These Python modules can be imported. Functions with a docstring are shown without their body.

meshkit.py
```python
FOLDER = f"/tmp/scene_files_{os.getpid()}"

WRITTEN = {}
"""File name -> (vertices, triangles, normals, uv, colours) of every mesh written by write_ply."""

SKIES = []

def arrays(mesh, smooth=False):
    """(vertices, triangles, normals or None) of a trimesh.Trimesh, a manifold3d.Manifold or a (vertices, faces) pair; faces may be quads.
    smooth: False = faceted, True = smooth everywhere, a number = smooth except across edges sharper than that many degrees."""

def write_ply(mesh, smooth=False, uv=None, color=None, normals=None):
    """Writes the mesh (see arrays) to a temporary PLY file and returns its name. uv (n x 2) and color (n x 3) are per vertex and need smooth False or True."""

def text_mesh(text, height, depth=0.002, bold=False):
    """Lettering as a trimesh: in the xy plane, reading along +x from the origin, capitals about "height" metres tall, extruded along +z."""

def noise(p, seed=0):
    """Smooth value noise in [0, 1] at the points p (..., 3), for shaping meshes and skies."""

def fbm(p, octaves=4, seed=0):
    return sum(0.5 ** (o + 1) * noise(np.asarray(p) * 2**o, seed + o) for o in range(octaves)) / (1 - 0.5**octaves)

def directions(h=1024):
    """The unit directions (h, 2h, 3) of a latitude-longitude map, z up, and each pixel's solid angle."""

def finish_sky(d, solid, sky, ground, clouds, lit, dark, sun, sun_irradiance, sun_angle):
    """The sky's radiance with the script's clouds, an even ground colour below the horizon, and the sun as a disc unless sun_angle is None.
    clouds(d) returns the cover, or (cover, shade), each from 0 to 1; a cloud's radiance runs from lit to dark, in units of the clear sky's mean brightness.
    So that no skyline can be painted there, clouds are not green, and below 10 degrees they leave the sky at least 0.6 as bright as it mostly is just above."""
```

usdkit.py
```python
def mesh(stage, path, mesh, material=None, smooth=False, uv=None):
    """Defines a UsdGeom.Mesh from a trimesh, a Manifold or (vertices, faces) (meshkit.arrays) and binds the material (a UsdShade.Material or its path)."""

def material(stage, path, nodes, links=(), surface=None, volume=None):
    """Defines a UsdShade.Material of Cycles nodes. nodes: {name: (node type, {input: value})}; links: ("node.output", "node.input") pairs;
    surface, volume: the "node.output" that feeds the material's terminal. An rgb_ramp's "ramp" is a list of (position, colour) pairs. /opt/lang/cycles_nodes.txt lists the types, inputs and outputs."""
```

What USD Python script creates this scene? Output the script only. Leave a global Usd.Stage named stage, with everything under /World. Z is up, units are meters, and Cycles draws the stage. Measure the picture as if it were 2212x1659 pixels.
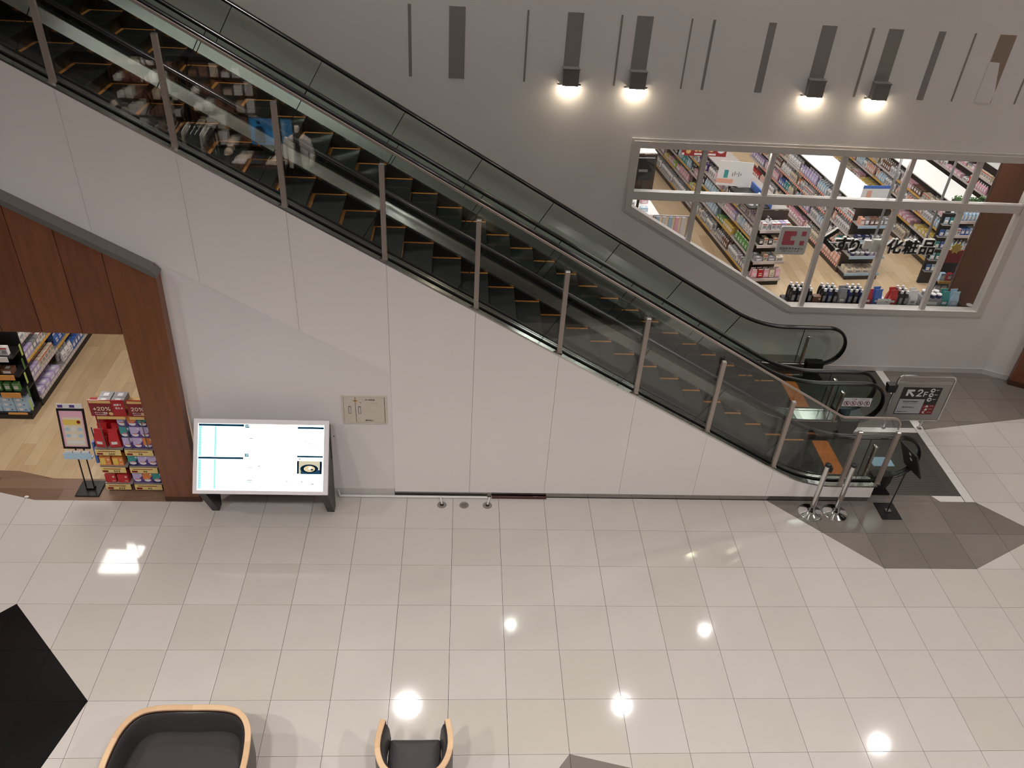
import math, random, glob
import numpy as np, trimesh, shapely
import meshkit, usdkit
from shapely.geometry import Polygon, box as sbox, LineString
from shapely import affinity
from pxr import Usd, UsdGeom, UsdLux, UsdShade, Gf, Sdf

stage = Usd.Stage.CreateInMemory()
UsdGeom.SetStageUpAxis(stage, UsdGeom.Tokens.z)
UsdGeom.SetStageMetersPerUnit(stage, 1.0)
UsdGeom.Xform.Define(stage, '/World')
rng = random.Random(7)

# ------------------------------------------------------------------ camera (a hand held phone on the upper floor, looking down into the hall)
EXPOSURE = 0.0
cam = UsdGeom.Camera.Define(stage, '/World/camera')
R = np.array([[0.9975524, -0.04090048, 0.05671297], [0.02164385, -0.59062653, -0.80665473], [0.06648875, 0.80590785, -0.58829566]])
EYE = (0.02126, -7.32569, 7.63686)
m4 = np.eye(4); m4[0, :3] = R[0]; m4[1, :3] = -R[1]; m4[2, :3] = -R[2]; m4[3, :3] = EYE
cam.AddTransformOp().Set(Gf.Matrix4d(*m4.ravel().tolist()))
cam.CreateHorizontalApertureAttr(36.0); cam.CreateVerticalApertureAttr(27.0)
cam.CreateFocalLengthAttr(1774.5 / 2212 * 36.0)
cam.CreateClippingRangeAttr(Gf.Vec2f(0.05, 200)); cam.CreateExposureAttr(EXPOSURE)

# ------------------------------------------------------------------ lights of the place
def rect_light(name, pos, w, h, inten, col=(1, 1, 1), rot=None):
    l = UsdLux.RectLight.Define(stage, '/World/' + name)
    l.CreateWidthAttr(w); l.CreateHeightAttr(h); l.CreateIntensityAttr(inten); l.CreateColorAttr(Gf.Vec3f(*col))
    l.AddTranslateOp().Set(pos)
    if rot: l.AddRotateXYZOp().Set(rot)
    return l
def disk_light(name, pos, r, inten, col=(1, 1, 1)):
    l = UsdLux.DiskLight.Define(stage, '/World/' + name)
    l.CreateRadiusAttr(r); l.CreateIntensityAttr(inten); l.CreateColorAttr(Gf.Vec3f(*col))
    l.AddTranslateOp().Set(pos)
    return l
WARM = (1.0, 0.955, 0.915)
K = 2.3
# downlights in the high ceiling whose mirror images show in the polished floor, and those over the walkway behind the viewer,
# which throw the shadows towards the wall: (x, y, radius, intensity, depth of the can that shields it)
LAMPS = [(-0.95, 3.5, .23, 120, .2), (3.98, 3.5, .13, 230, .12), (9.7, 2.5, .13, 230, .12), (1.49, 5.75, .10, 140, .1), (6.43, 5.6, .10, 140, .1),
         (-8.5, -4.6, .22, 365, .24), (-2.2, -7.4, .22, 354, .24), (4.5, -7.0, .22, 354, .24), (10, -5, .22, 306, .24), (-5.2, -7.2, .22, 354, .24), (1.2, -7.0, .22, 306, .24)]
for i, (x, y, r, e, d) in enumerate(LAMPS): disk_light('hall_downlight_%03d' % i, (x, y, 9.44), r, e * K, WARM)
# luminous cove of the high ceiling
rect_light('ceiling_cove', (1.0, -2.5, 9.43), 9.0, 3.0, .5 * K, WARM)
# drugstore ceiling panels
for i, (x, y) in enumerate([(4.0, 6.0), (4.0, 9.5), (7.0, 6.0), (7.0, 9.5), (10.0, 6.5), (10.0, 10.0), (5.5, 13.0), (9.5, 13.5)]):
    rect_light('shop_panel_%03d' % i, (x, y, 3.83), 1.6, 1.6, 7.0, (1, .98, .95))
for i, (x, y) in enumerate([(-5.2, 1.8), (-6.8, 4.6), (-4.6, 4.6)]):
    rect_light('shop_panel_low_%03d' % i, (x, y, 2.62), .6, .6, 22.0, (1, .95, .88))
for i, x in enumerate((4.4, 6.4, 8.2)): rect_light('shop_window_strip_%03d' % i, (x, 3.825, 3.675), 1.4, .05, 22.0, (1, .97, .93))
# clothes shop under the viewer (seen mirrored in the glass): panels just inside its front, tipped back towards the goods
for i, (x, y, w) in enumerate([(-4.6, -7.75, 1.6), (-2.9, -7.6, 1.0), (-6.6, -8.6, 1.2), (-7.4, -10.2, 1.2)]):
    rect_light('clothes_shop_panel_%03d' % i, (x, y, 2.96), w, .5, 60.0, (1, .90, .80), (-28, 0, 0))

# ------------------------------------------------------------------ helpers
S = lambda *c: tuple((x / 255 / 12.92) if x / 255 <= .04045 else ((x / 255 + .055) / 1.055) ** 2.4 for x in c)
MATS = {}
def pm(name, col, rough=.5, metal=0., spec=.5, noise=None, bump=None, coat=0., emit=None, aniso=0., wave=None):
    """Principled material. noise=(scale, amount, stretch) varies the tone; bump=(scale, strength); wave=(axis, scale, strength)."""
    n = {'p': ('principled_bsdf', {'roughness': rough, 'metallic': metal, 'specular_ior_level': spec, 'base_color': col, 'coat_weight': coat})}
    if emit: n['p'][1].update(emission_color=emit[0], emission_strength=emit[1])
    L = []
    if noise:
        sc, am = noise[0], noise[1]; st = noise[2] if len(noise) > 2 else (1, 1, 1)
        n['g'] = ('geometry', {}); n['mp'] = ('mapping', {'scale': st}); n['n'] = ('noise_texture', {'scale': sc, 'detail': 4.0})
        n['r'] = ('rgb_ramp', {'ramp': [(.3, tuple(c * (1 - am) for c in col)), (.7, tuple(min(1, c * (1 + am)) for c in col))]})
        L += [('g.position', 'mp.vector'), ('mp.vector', 'n.vector'), ('n.fac', 'r.fac'), ('r.color', 'p.base_color')]
    if bump:
        n['bn'] = ('noise_texture', {'scale': bump[0], 'detail': 3.0}); n['b'] = ('bump', {'strength': bump[1], 'distance': .01})
        n['bg'] = ('geometry', {}); L += [('bg.position', 'bn.vector'), ('bn.fac', 'b.height'), ('b.normal', 'p.normal')]
    if wave:
        n['wg'] = ('geometry', {}); n['w'] = ('wave_texture', {'bands_direction': wave[0], 'scale': wave[1], 'wave_type': 'bands', 'profile': 'sine'})
        n['wr'] = ('rgb_ramp', {'ramp': [(.35, tuple(c * (1 - wave[2]) for c in col)), (.65, col)]})
        L += [('wg.position', 'w.vector'), ('w.fac', 'wr.fac'), ('wr.color', 'p.base_color')]
    MATS[name] = usdkit.material(stage, '/World/Looks/' + name, n, L, surface='p.BSDF'); return name
def emat(name, col, s):
    MATS[name] = usdkit.material(stage, '/World/Looks/' + name, {'e': ('emission', {'color': col, 'strength': s})}, [], surface='e.emission'); return name
def gmat(name, tint, f0=.04, rough=0.0, refl=(1, 1, 1)):
    """Clear pane: each face lets the tint through and mirrors a share that grows with the angle (Schlick)."""
    MATS[name] = usdkit.material(stage, '/World/Looks/' + name, {'t': ('transparent_bsdf', {'color': tint}), 'g': ('glossy_bsdf', {'color': refl, 'roughness': rough}),
        'lw': ('layer_weight', {'blend': .5}), 'pw': ('math', {'math_type': 'power', 'value2': 5.0}), 'ma': ('math', {'math_type': 'multiply_add', 'value2': 1 - f0, 'value3': f0}), 'm': ('mix_closure', {})},
        [('lw.facing', 'pw.value1'), ('pw.value', 'ma.value1'), ('ma.value', 'm.fac'), ('t.BSDF', 'm.closure1'), ('g.BSDF', 'm.closure2')], surface='m.closure'); return name

used = {}
def numbered(path):
    k = used.get(path, 0); used[path] = k + 1
    return path if k == 0 else '%s_%03d' % (path, k)
def setd(p, **kw):
    for k, v in kw.items():
        if v: p.SetCustomDataByKey(k, v)
def thing(name, label, cat, loc=(0, 0, 0), rotz=0., group=None, kind=None):
    x = UsdGeom.Xform.Define(stage, numbered('/World/' + name))
    x.AddTranslateOp().Set(Gf.Vec3d(*map(float, loc)))
    if rotz: x.AddRotateZOp().Set(float(rotz))
    setd(x.GetPrim(), label=label, category=cat, group=group, kind=kind); return x.GetPrim()
def struct(name):
    x = UsdGeom.Xform.Define(stage, numbered('/World/' + name)); setd(x.GetPrim(), kind='structure'); return x.GetPrim()
def obj(name, mesh, mat, parent=None, smooth=False, label=None, kind=None):
    base = str(parent.GetPath()) if parent else '/World'
    m = usdkit.mesh(stage, numbered(base + '/' + name), mesh, MATS[mat], smooth=smooth)
    setd(m.GetPrim(), label=label, kind=kind); return m.GetPrim()
def dup(src, loc, rotz=0., label=None, group=None, name=None):
    was = src.GetCustomData()
    r = thing(name or str(src.GetName()).rstrip('0123456789').rstrip('_') if not name else name, label or was['label'], was['category'], loc, rotz, group or was.get('group'))
    r.GetReferences().AddInternalReference(src.GetPath()); r.SetInstanceable(True); return r
cat = lambda l: trimesh.util.concatenate([x for x in l if x is not None])
def bx(x0, x1, y0, y1, z0, z1):
    m = trimesh.creation.box((abs(x1 - x0), abs(y1 - y0), abs(z1 - z0))); m.apply_translation(((x0 + x1) / 2, (y0 + y1) / 2, (z0 + z1) / 2)); return m
def rbx(x0, x1, y0, y1, z0, z1, r=.01, seg=8):
    """Rounded box: hull of spheres."""
    s = []
    for x in (x0 + r, x1 - r):
        for y in (y0 + r, y1 - r):
            for z in (z0 + r, z1 - r):
                q = trimesh.creation.icosphere(subdivisions=1 if seg < 10 else 2, radius=r); q.apply_translation((x, y, z)); s.append(q.vertices)
    return trimesh.convex.convex_hull(np.vstack(s))
def cyl(p0, p1, r, n=16, r1=None):
    p0, p1 = np.array(p0, float), np.array(p1, float); d = p1 - p0; h = np.linalg.norm(d)
    m = trimesh.creation.cylinder(radius=1.0, height=h, sections=n)
    v = m.vertices.copy(); t = (v[:, 2] / h + .5); rr = r + ((r1 if r1 is not None else r) - r) * t
    v[:, 0] *= rr; v[:, 1] *= rr; m.vertices = v
    m.apply_transform(trimesh.geometry.align_vectors([0, 0, 1], d / h)); m.apply_translation((p0 + p1) / 2); return m
def ext(poly, h, plane='xy', at=0.):
    """Extrude a shapely polygon. plane 'xy': along +z from z=at; 'xz': polygon in (x,z), along +y from y=at; 'yz': polygon in (y,z), along +x from x=at."""
    ms = []
    for g in getattr(poly, 'geoms', [poly]):
        if g.is_empty or g.geom_type != 'Polygon' or g.area < 1e-7: continue
        m = trimesh.creation.extrude_polygon(g, h, engine='earcut'); v = m.vertices.copy()
        if plane == 'xy': v[:, 2] += at
        elif plane == 'xz': v = np.c_[v[:, 0], v[:, 2] + at, v[:, 1]]; m.faces = m.faces[:, ::-1]
        else: v = np.c_[v[:, 2] + at, v[:, 0], v[:, 1]]
        ms.append(trimesh.Trimesh(v, m.faces, process=False))
    return cat(ms)
def lathe(prof, n=20, c=(0, 0, 0)):
    prof = np.array(prof, float); a = np.linspace(0, 2 * np.pi, n, endpoint=False); k = len(prof)
    v = np.vstack([np.c_[prof[:, 0] * np.cos(t), prof[:, 0] * np.sin(t), prof[:, 1]] for t in a]); f = []
    for i in range(n):
        j = (i + 1) % n
        for q in range(k - 1): f += [[i * k + q, j * k + q, j * k + q + 1], [i * k + q, j * k + q + 1, i * k + q + 1]]
    return trimesh.Trimesh(v + np.array(c), f, process=False)
def sweep(pts, sec, up=(0, 1, 0), closed=False):
    """Sweep section (s,u) along pts; u is along 'up' made square to the path."""
    P = np.array(pts, float); n, k = len(P), len(sec); sec = np.array(sec, float)
    T = np.roll(P, -1, 0) - np.roll(P, 1, 0) if closed else np.gradient(P, axis=0)
    T /= np.linalg.norm(T, axis=1, keepdims=True); up = np.array(up, float)
    sd = np.cross(T, up); sd /= np.linalg.norm(sd, axis=1, keepdims=True); u = np.cross(sd, T)
    V = (P[:, None] + sd[:, None] * sec[None, :, :1] + u[:, None] * sec[None, :, 1:]).reshape(-1, 3); F = []
    for i in range(n if closed else n - 1):
        j = (i + 1) % n
        for q in range(k):
            w = (q + 1) % k; F += [[i * k + q, j * k + q, j * k + w], [i * k + q, j * k + w, i * k + w]]
    if not closed:
        for q in range(1, k - 1): F += [[0, q, q + 1], [(n - 1) * k, (n - 1) * k + q + 1, (n - 1) * k + q]]
    m = trimesh.Trimesh(V, F, process=False); m.fix_normals(); return m
ell = lambda a, b, n=14: [(a * math.cos(t), b * math.sin(t)) for t in np.linspace(0, 2 * math.pi, n, endpoint=False)]
CJK = glob.glob('/opt/blender-*/*/datafiles/fonts/Noto Sans CJK*')
class _CJKGlob: glob = staticmethod(lambda p: CJK)
def text(s, h, depth=.002, bold=False, jp=False):
    keep = meshkit.glob
    if jp and CJK: meshkit.glob = _CJKGlob
    try: return meshkit.text_mesh(s, h, depth, bold)
    finally: meshkit.glob = keep
def stand_up(m, x, z, y, yaw=0.):
    """A mesh drawn in xy is stood up to face -y (reads along +x), its origin at (x, y, z)."""
    m = m.copy(); v = m.vertices; m.vertices = np.c_[v[:, 0], -v[:, 2], v[:, 1]]
    if yaw: m.apply_transform(trimesh.transformations.rotation_matrix(math.radians(yaw), (0, 0, 1)))
    m.apply_translation((x, y, z)); return m
def fit(m, w=None):
    b = m.bounds; m = m.copy(); m.apply_translation((-b[0][0], -b[0][1], 0))
    if w: m.apply_scale([w / (b[1][0] - b[0][0])] + [w / (b[1][0] - b[0][0])] + [1])
    return m

# ------------------------------------------------------------------ materials
pm('wall_white', S(228, 223, 220), .55, noise=(1.2, .015)); pm('panel_white', S(240, 234, 232), .42, noise=(.8, .012)); pm('wall_low', S(234, 228, 227), .55, noise=(1.0, .015))
pm('skirting_grey', S(206, 200, 197), .5)
pm('wall_dark', S(40, 38, 38), .7); pm('ceiling_white', S(215, 212, 208), .7); pm('black_paint', S(14, 14, 15), .45)
for i, c in enumerate([(203, 196, 190), (200, 193, 186), (204, 197, 192), (198, 191, 183), (202, 195, 190)]):
    pm('tile_%d' % i, S(*c), .07, spec=.45, noise=(2.2, .012))
for i, c in enumerate([(126, 118, 112), (121, 114, 108), (130, 122, 116)]): pm('dark_tile_%d' % i, S(*c), .12, spec=.4, noise=(3., .03))
for i, c in enumerate([(27, 25, 26), (24, 23, 24)]): pm('black_tile_%d' % i, S(*c), .12, spec=.35)
pm('grout', S(58, 52, 48), .8); pm('white_strip', S(222, 218, 214), .2, noise=(3, .02))
for i, c in enumerate([(196, 170, 136), (190, 163, 128), (201, 176, 143), (186, 158, 124), (193, 167, 133)]): pm('plank_%d' % i, S(*c), .42, noise=(5, .06, (3, .5, 1)))
for i, c in enumerate([(126, 98, 80), (118, 90, 72), (132, 104, 86)]): pm('brown_plank_%d' % i, S(*c), .45, noise=(5, .09, (.5, 4, 1)))
for i, c in enumerate([(121, 74, 50), (115, 70, 46), (126, 78, 53)]): pm('wood_panel_%d' % i, S(*c), .38, noise=(4, .13, (5, 5, .5)))
pm('wood_dark', S(74, 44, 30), .45, noise=(4, .12, (4, 4, .5)))
pm('steel', (.56, .55, .53), .20, 1.0, noise=(9, .05, (.3, 3, .3))); pm('steel_satin', (.38, .365, .35), .16, 1.0, noise=(9, .05)); pm('chrome', (.72, .71, .70), .07, 1.0); pm('steel_post', S(168, 155, 146), .38, .35)
pm('rubber', S(11, 11, 12), .24, spec=.45); pm('seal_black', S(10, 10, 10), .5); pm('black_plastic', S(16, 16, 17), .38); pm('grey_metal', S(120, 116, 112), .4, .3)
pm('step_tread', S(47, 46, 45), .45, .2, wave=('y', 28, .5)); pm('step_riser', S(20, 19, 19), .4, .2); pm('step_line', S(222, 142, 70), .5, noise=(30, .1)); pm('comb_orange', S(214, 122, 52), .45, noise=(16, .12))
pm('landing_plate', S(96, 92, 88), .4, .35, wave=('y', 9, .45)); pm('landing_frame', S(92, 87, 83), .38, .4); pm('dark_void', S(12, 11, 11), .7)
gmat('glass_green', (.865, .91, .885), .03); gmat('glass_guard', (.965, .975, .97), .036); gmat('glass_window', (.985, .99, .985), .015)
pm('frame_white', S(204, 198, 193), .35); pm('case_white', S(236, 230, 232), .35); pm('stripe_grey', S(142, 134, 130), .6); pm('stripe_green_grey', S(140, 136, 130), .6); pm('stripe_brown', S(150, 130, 114), .6); pm('lamp_grey', S(120, 115, 111), .45, .2)
emat('lamp_glow', (1, .84, .62), 55.0); emat('screen_white', (.93, 1.0, 1.0), 1.25); emat('screen_navy', S(14, 52, 74), 1.0); emat('screen_teal', S(30, 110, 130), 1.0); emat('screen_cyan', S(176, 250, 248), 1.0)
emat('screen_grey', S(170, 180, 182), 1.0); emat('screen_plate', S(40, 78, 108), .8); emat('screen_food', S(236, 214, 168), 1.0); emat('screen_sand', S(214, 205, 176), 1.0); emat('screen_dark', S(20, 38, 52), .8); emat('screen_text', S(226, 236, 236), 1.0)
emat('shop_sign_blue', S(70, 160, 225), 1.3); emat('shop_sign_navy', S(30, 60, 92), 1.0); emat('shop_sign_pale', S(150, 205, 240), 1.3); emat('counter_light', (1, 1, 1), 1.2)
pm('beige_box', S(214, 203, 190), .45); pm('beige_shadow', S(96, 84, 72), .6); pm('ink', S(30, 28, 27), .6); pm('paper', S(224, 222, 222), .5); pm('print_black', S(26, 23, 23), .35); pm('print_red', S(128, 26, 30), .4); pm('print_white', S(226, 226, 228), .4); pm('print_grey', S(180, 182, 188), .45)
pm('sign_grey', S(150, 146, 142), .35, .1); pm('brass', S(190, 150, 80), .35, .7); pm('pipe_white', S(226, 223, 220), .35); pm('bar_maroon', S(72, 38, 34), .35); pm('drain_steel', S(150, 146, 140), .35, .6)
pm('leather', S(58, 55, 56), .42, spec=.6, bump=(160, .12)); pm('beech', S(226, 190, 152), .42, noise=(6, .05, (2, 2, 2))); pm('beech_b', S(216, 178, 140), .42, noise=(6, .05)); pm('shell_brown', S(52, 30, 24), .4)
pm('logo_red', S(184, 62, 82), .35); pm('logo_white', S(206, 204, 203), .4); pm('letter_grey', S(230, 228, 224), .35); pm('pole_grey', S(150, 148, 150), .4, .2)
pm('gondola_dark', S(58, 44, 36), .5); pm('gondola_shelf', S(150, 142, 138), .45); pm('gondola_top', S(236, 234, 232), .4); pm('gondola_back', S(70, 58, 52), .6); pm('gondola_black', S(26, 25, 26), .5)
pm('rail_white', S(216, 204, 204), .45, wave=('y', 4.2, .25)); pm('rail_yellow', S(224, 176, 84), .45, wave=('y', 4.2, .22)); pm('rail_blue', S(170, 200, 225), .45)
MATS['rail_red'] = usdkit.material(stage, '/World/Looks/rail_red', {'g': ('geometry', {}), 'w': ('wave_texture', {'bands_direction': 'y', 'scale': 4.0}), 'r': ('rgb_ramp', {'ramp': [(.45, S(196, 58, 44)), (.5, S(236, 214, 196))]}), 'p': ('principled_bsdf', {'roughness': .45})},
    [('g.position', 'w.vector'), ('w.fac', 'r.fac'), ('r.color', 'p.base_color')], surface='p.BSDF')
PAL = dict(white=(232, 230, 232), pink=(232, 178, 196), lilac=(196, 180, 222), blue=(70, 110, 190), pale_blue=(176, 206, 228), teal=(60, 150, 150), green=(96, 160, 84), lime=(180, 206, 110), yellow=(232, 200, 96), orange=(226, 134, 66), red=(192, 46, 50), brown=(122, 84, 66), black=(28, 27, 30), grey=(150, 150, 156), cream=(228, 214, 190), purple=(88, 62, 132), navy=(30, 42, 96), peach=(226, 170, 150))
for k, c in PAL.items(): pm('good_' + k, S(*c), .36)
pm('pouch_red', S(170, 22, 34), .22)
pm('tag_yellow', S(232, 206, 134), .5); pm('tag_orange', S(226, 160, 84), .5)
pm('banner_red', S(150, 26, 30), .45); pm('gold', S(220, 184, 116), .45); pm('leaf', S(70, 112, 58), .5); pm('leaf_dark', S(36, 58, 34), .5); pm('cloth_black', S(16, 16, 18), .85); pm('cloth_grey', S(206, 200, 194), .85); pm('cloth_beige', S(196, 178, 160), .85); pm('cloth_white', S(220, 214, 212), .85); pm('cloth_navy', S(36, 44, 60), .85); pm('cloth_brown', S(110, 72, 56), .85); pm('mannequin', S(220, 206, 198), .5)

# ------------------------------------------------------------------ the setting: floor
def nz(x): return 1.66 - .576 * (x - 2.081)            # line through the step edges
def path(h, lvl, x0=-7.0, x1=5.9, r=.42, n=10):
    """Points (x,z): the slope raised by h, bent smoothly into the level lvl."""
    xi = 2.081 + (1.66 + h - lvl) / .576; a = (xi - r, nz(xi - r) + h); b = (xi + r, lvl); pts = [(x0, nz(x0) + h)]
    for t in np.linspace(0, 1, n): pts.append(((1 - t) ** 2 * a[0] + 2 * t * (1 - t) * xi + t * t * b[0], (1 - t) ** 2 * a[1] + 2 * t * (1 - t) * lvl + t * t * b[1]))
    return pts + [(x1, lvl)]
T = .6
D1 = Polygon([(4.24, .585), (5.4, -.6), (6.6, -.6), (7.8, 0), (7.2, .6), (6.7, .6), (6.62, .72), (5.3, .72), (5.3, .585)])
D2 = Polygon([(7.2, 2.18), (8.98, 2.5), (12.0, 3.04), (12, 6), (8.9, 6), (8.9, 3.8), (7.2, 3.8)])
D3 = Polygon([(1.2, -3.0), (3.6, -3.6), (4.8, -4.8), (4.8, -13), (-3.6, -13), (-3.6, -9), (-.3, -4.8)])
BLK = Polygon([(-4.8, -1.2), (-3.6, -2.4), (-4.2, -4.8), (-.31, -4.82), (-3.61, -9), (-3.61, -13), (-14, -13), (-14, -2.4), (-6, -2.4)])
PIT = Polygon([(5.3, .72), (6.62, .72), (6.70, .6), (7.2, .6), (7.2, 3.8), (4.5, 3.8), (4.5, .72)])
SHOPF = Polygon([(-9, 1.0), (-5.72, .98), (-5.76, .56), (-5.28, .43), (-3.2, .43), (-3.2, .6), (5.3, .6), (5.3, 3.9), (-9, 3.9)])
SHOPF = Polygon([(-14, 1.2), (-6.3, .74), (-5.76, .56), (-5.28, .43), (-3.2, .43), (-3.2, .585), (5.3, .585), (5.3, 5), (-14, 5)])
floor = struct('floor')
obj('floor_bed', cat([bx(-14, 14, -13, 3.95, -.12, -.006)]), 'grout', floor)
far_tiles, far_black = [], []
light = sbox(-14, -13, 14, 3.8)
for g in (D1, D2, D3, BLK, PIT, SHOPF): light = light.difference(g.buffer(.0015))
for r in range(-7, 21):
    for c in range(-24, 24):
        cell = sbox(c * T + .002, -(r + 1) * T + .002, (c + 1) * T - .002, -r * T - .002)
        near = -11 <= c <= 16 and r <= 5
        for reg, nm, mats in ((light, 'tile', 5), (D1, 'dark_tile', 3), (D2, 'dark_tile', 3), (D3, 'dark_tile', 3), (BLK, 'black_tile', 2)):
            p = cell.intersection(reg)
            if p.area < .002: continue
            m = ext(p, .010, at=-.010)
            if near: obj(nm, m, '%s_%d' % (nm, rng.randrange(mats)), floor)
            elif nm == 'tile': far_tiles.append(m)
            elif nm == 'black_tile': far_black.append(m)
            else: far_tiles.append(m) if nm == 'tile' else far_black.append(m)
obj('tile_field', cat(far_tiles), 'tile_0', floor, kind='stuff'); obj('black_tile_field', cat(far_black), 'black_tile_0', floor, kind='stuff')
# white strips that edge the escalator landing
for a, b, c, d in [(7.06, 7.197, .6, 1.2), (7.06, 7.197, 1.2, 1.8), (7.06, 7.197, 1.8, 2.4), (7.06, 7.197, 2.4, 3.0), (7.06, 7.197, 3.0, 3.74), (6.02, 7.055, 2.10, 2.215)]:
    obj('white_strip', bx(a + .002, b - .002, c + .002, d - .002, -.012, 0), 'white_strip', floor)
obj('white_strip', ext(Polygon([(6.62, .715), (6.70, .602), (7.05, .602), (7.05, .715)]), .012, at=-.012), 'white_strip', floor)

# drugstore floor: light planks, brown threshold planks
fs = struct('floor_shop')
obj('floor_bed', cat([bx(-10, 13, 3.95, 17, -.12, -.006), bx(-10, -2.4, .6, 3.95, -.11, -.0055)]), 'good_brown', fs)
THR = Polygon([(-9, 1.06), (-5.69, .96), (-5.2, .83), (-3.2, .83), (-3.2, .43), (-5.28, .43), (-5.76, .56), (-9, 1.45 - .9)])
PW, PL = .18, 1.2
def planks(x0, x1, y0, y1, cut, limit):
    n = 0; i = 0; x = x0
    while x < x1:
        y = y0 - (i * .43) % PL
        while y < y1:
            p = sbox(x + .0008, max(y, y0) + .0008, x + PW - .0008, min(y + PL, y1) - .0008)
            if cut is not None: p = p.difference(cut)
            if p.area > .003: obj('plank', ext(p, .006, at=-.006), 'plank_%d' % rng.randrange(5), fs)
            y += PL
        x += PW; i += 1
planks(-6.6, -3.3, .83, 6.0, THR, 0)
planks(3.0, 10.2, 4.3, 9.7, None, 0)
obj('plank_field', cat([bx(-10, -6.602, .6, 17, -.007, 0), bx(-6.602, 13, 9.702, 17, -.007, 0), bx(-6.602, 3.0, 6.0, 9.702, -.007, 0), bx(10.2, 13, 3.95, 9.702, -.007, 0), bx(3, 10.2, 3.95, 4.3, -.007, 0)]), 'plank_0', fs)
y = .43
for i, (a, b) in enumerate([(.43, .63), (.63, .83), (.83, 1.03)]):
    for k, (c, d) in enumerate([(-9, -6.2), (-6.2, -5.0), (-5.0, -4.2), (-4.2, -3.2)]):
        o = (0, .35, -.3)[i]
        p = sbox(c + o + .001, a + .001, min(d + o, -3.2) - .001, b - .001).intersection(THR)
        if p.area > .002: obj('brown_plank', ext(p, .008, at=-.007), 'brown_plank_%d' % ((i + k) % 3), fs)

# ------------------------------------------------------------------ walls
WT = path(.127, .285, -9.0, 5.66)
low_poly = Polygon([(-3.2, 0), (-.765, 0), (-.765, 1.975), (-3.2, 3.375)])
wf = struct('wall_front')
full = Polygon([(-9, 0), (5.66, 0)] + WT[::-1]).difference(sbox(-9.1, -1, -3.21, 2.53))
obj('wall_core', ext(full.buffer(-.004), .03, 'xz', .6), 'wall_low', wf)
up = full.difference(low_poly).difference(Polygon([(-9.1, -1), (-3.2, -1), (-3.2, 3.3), (-9.1, 6.7)])).difference(sbox(-.8, -.5, 5.7, .085))
edges = [-9, -6.76, -5.76, -4.76, -3.76, -2.765, -1.765, -.765, .21, 1.2, 2.2, 3.2, 4.2, 5.7]
for a, b in zip(edges[:-1], edges[1:]):
    p = up.intersection(sbox(a + .0015, -1, b - .0015, 9))
    if p.area > .001: obj('wall_panel', ext(p, .02, 'xz', .58), 'panel_white', wf)
obj('wall_end', bx(5.655, 5.665, .585, .70, .085, .278), 'panel_white', wf)
obj('lower_panel', ext(low_poly.difference(sbox(-3.3, -1, 0, .13)), .012, 'xz', .588), 'wall_low', wf)
b1 = struct('baseboard_front')
obj('board', bx(-3.2, -.768, .582, .6, 0, .13), 'skirting_grey', b1)
obj('kick_plate', bx(-.764, 5.65, .592, .6, 0, .084), 'steel_satin', b1)

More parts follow.
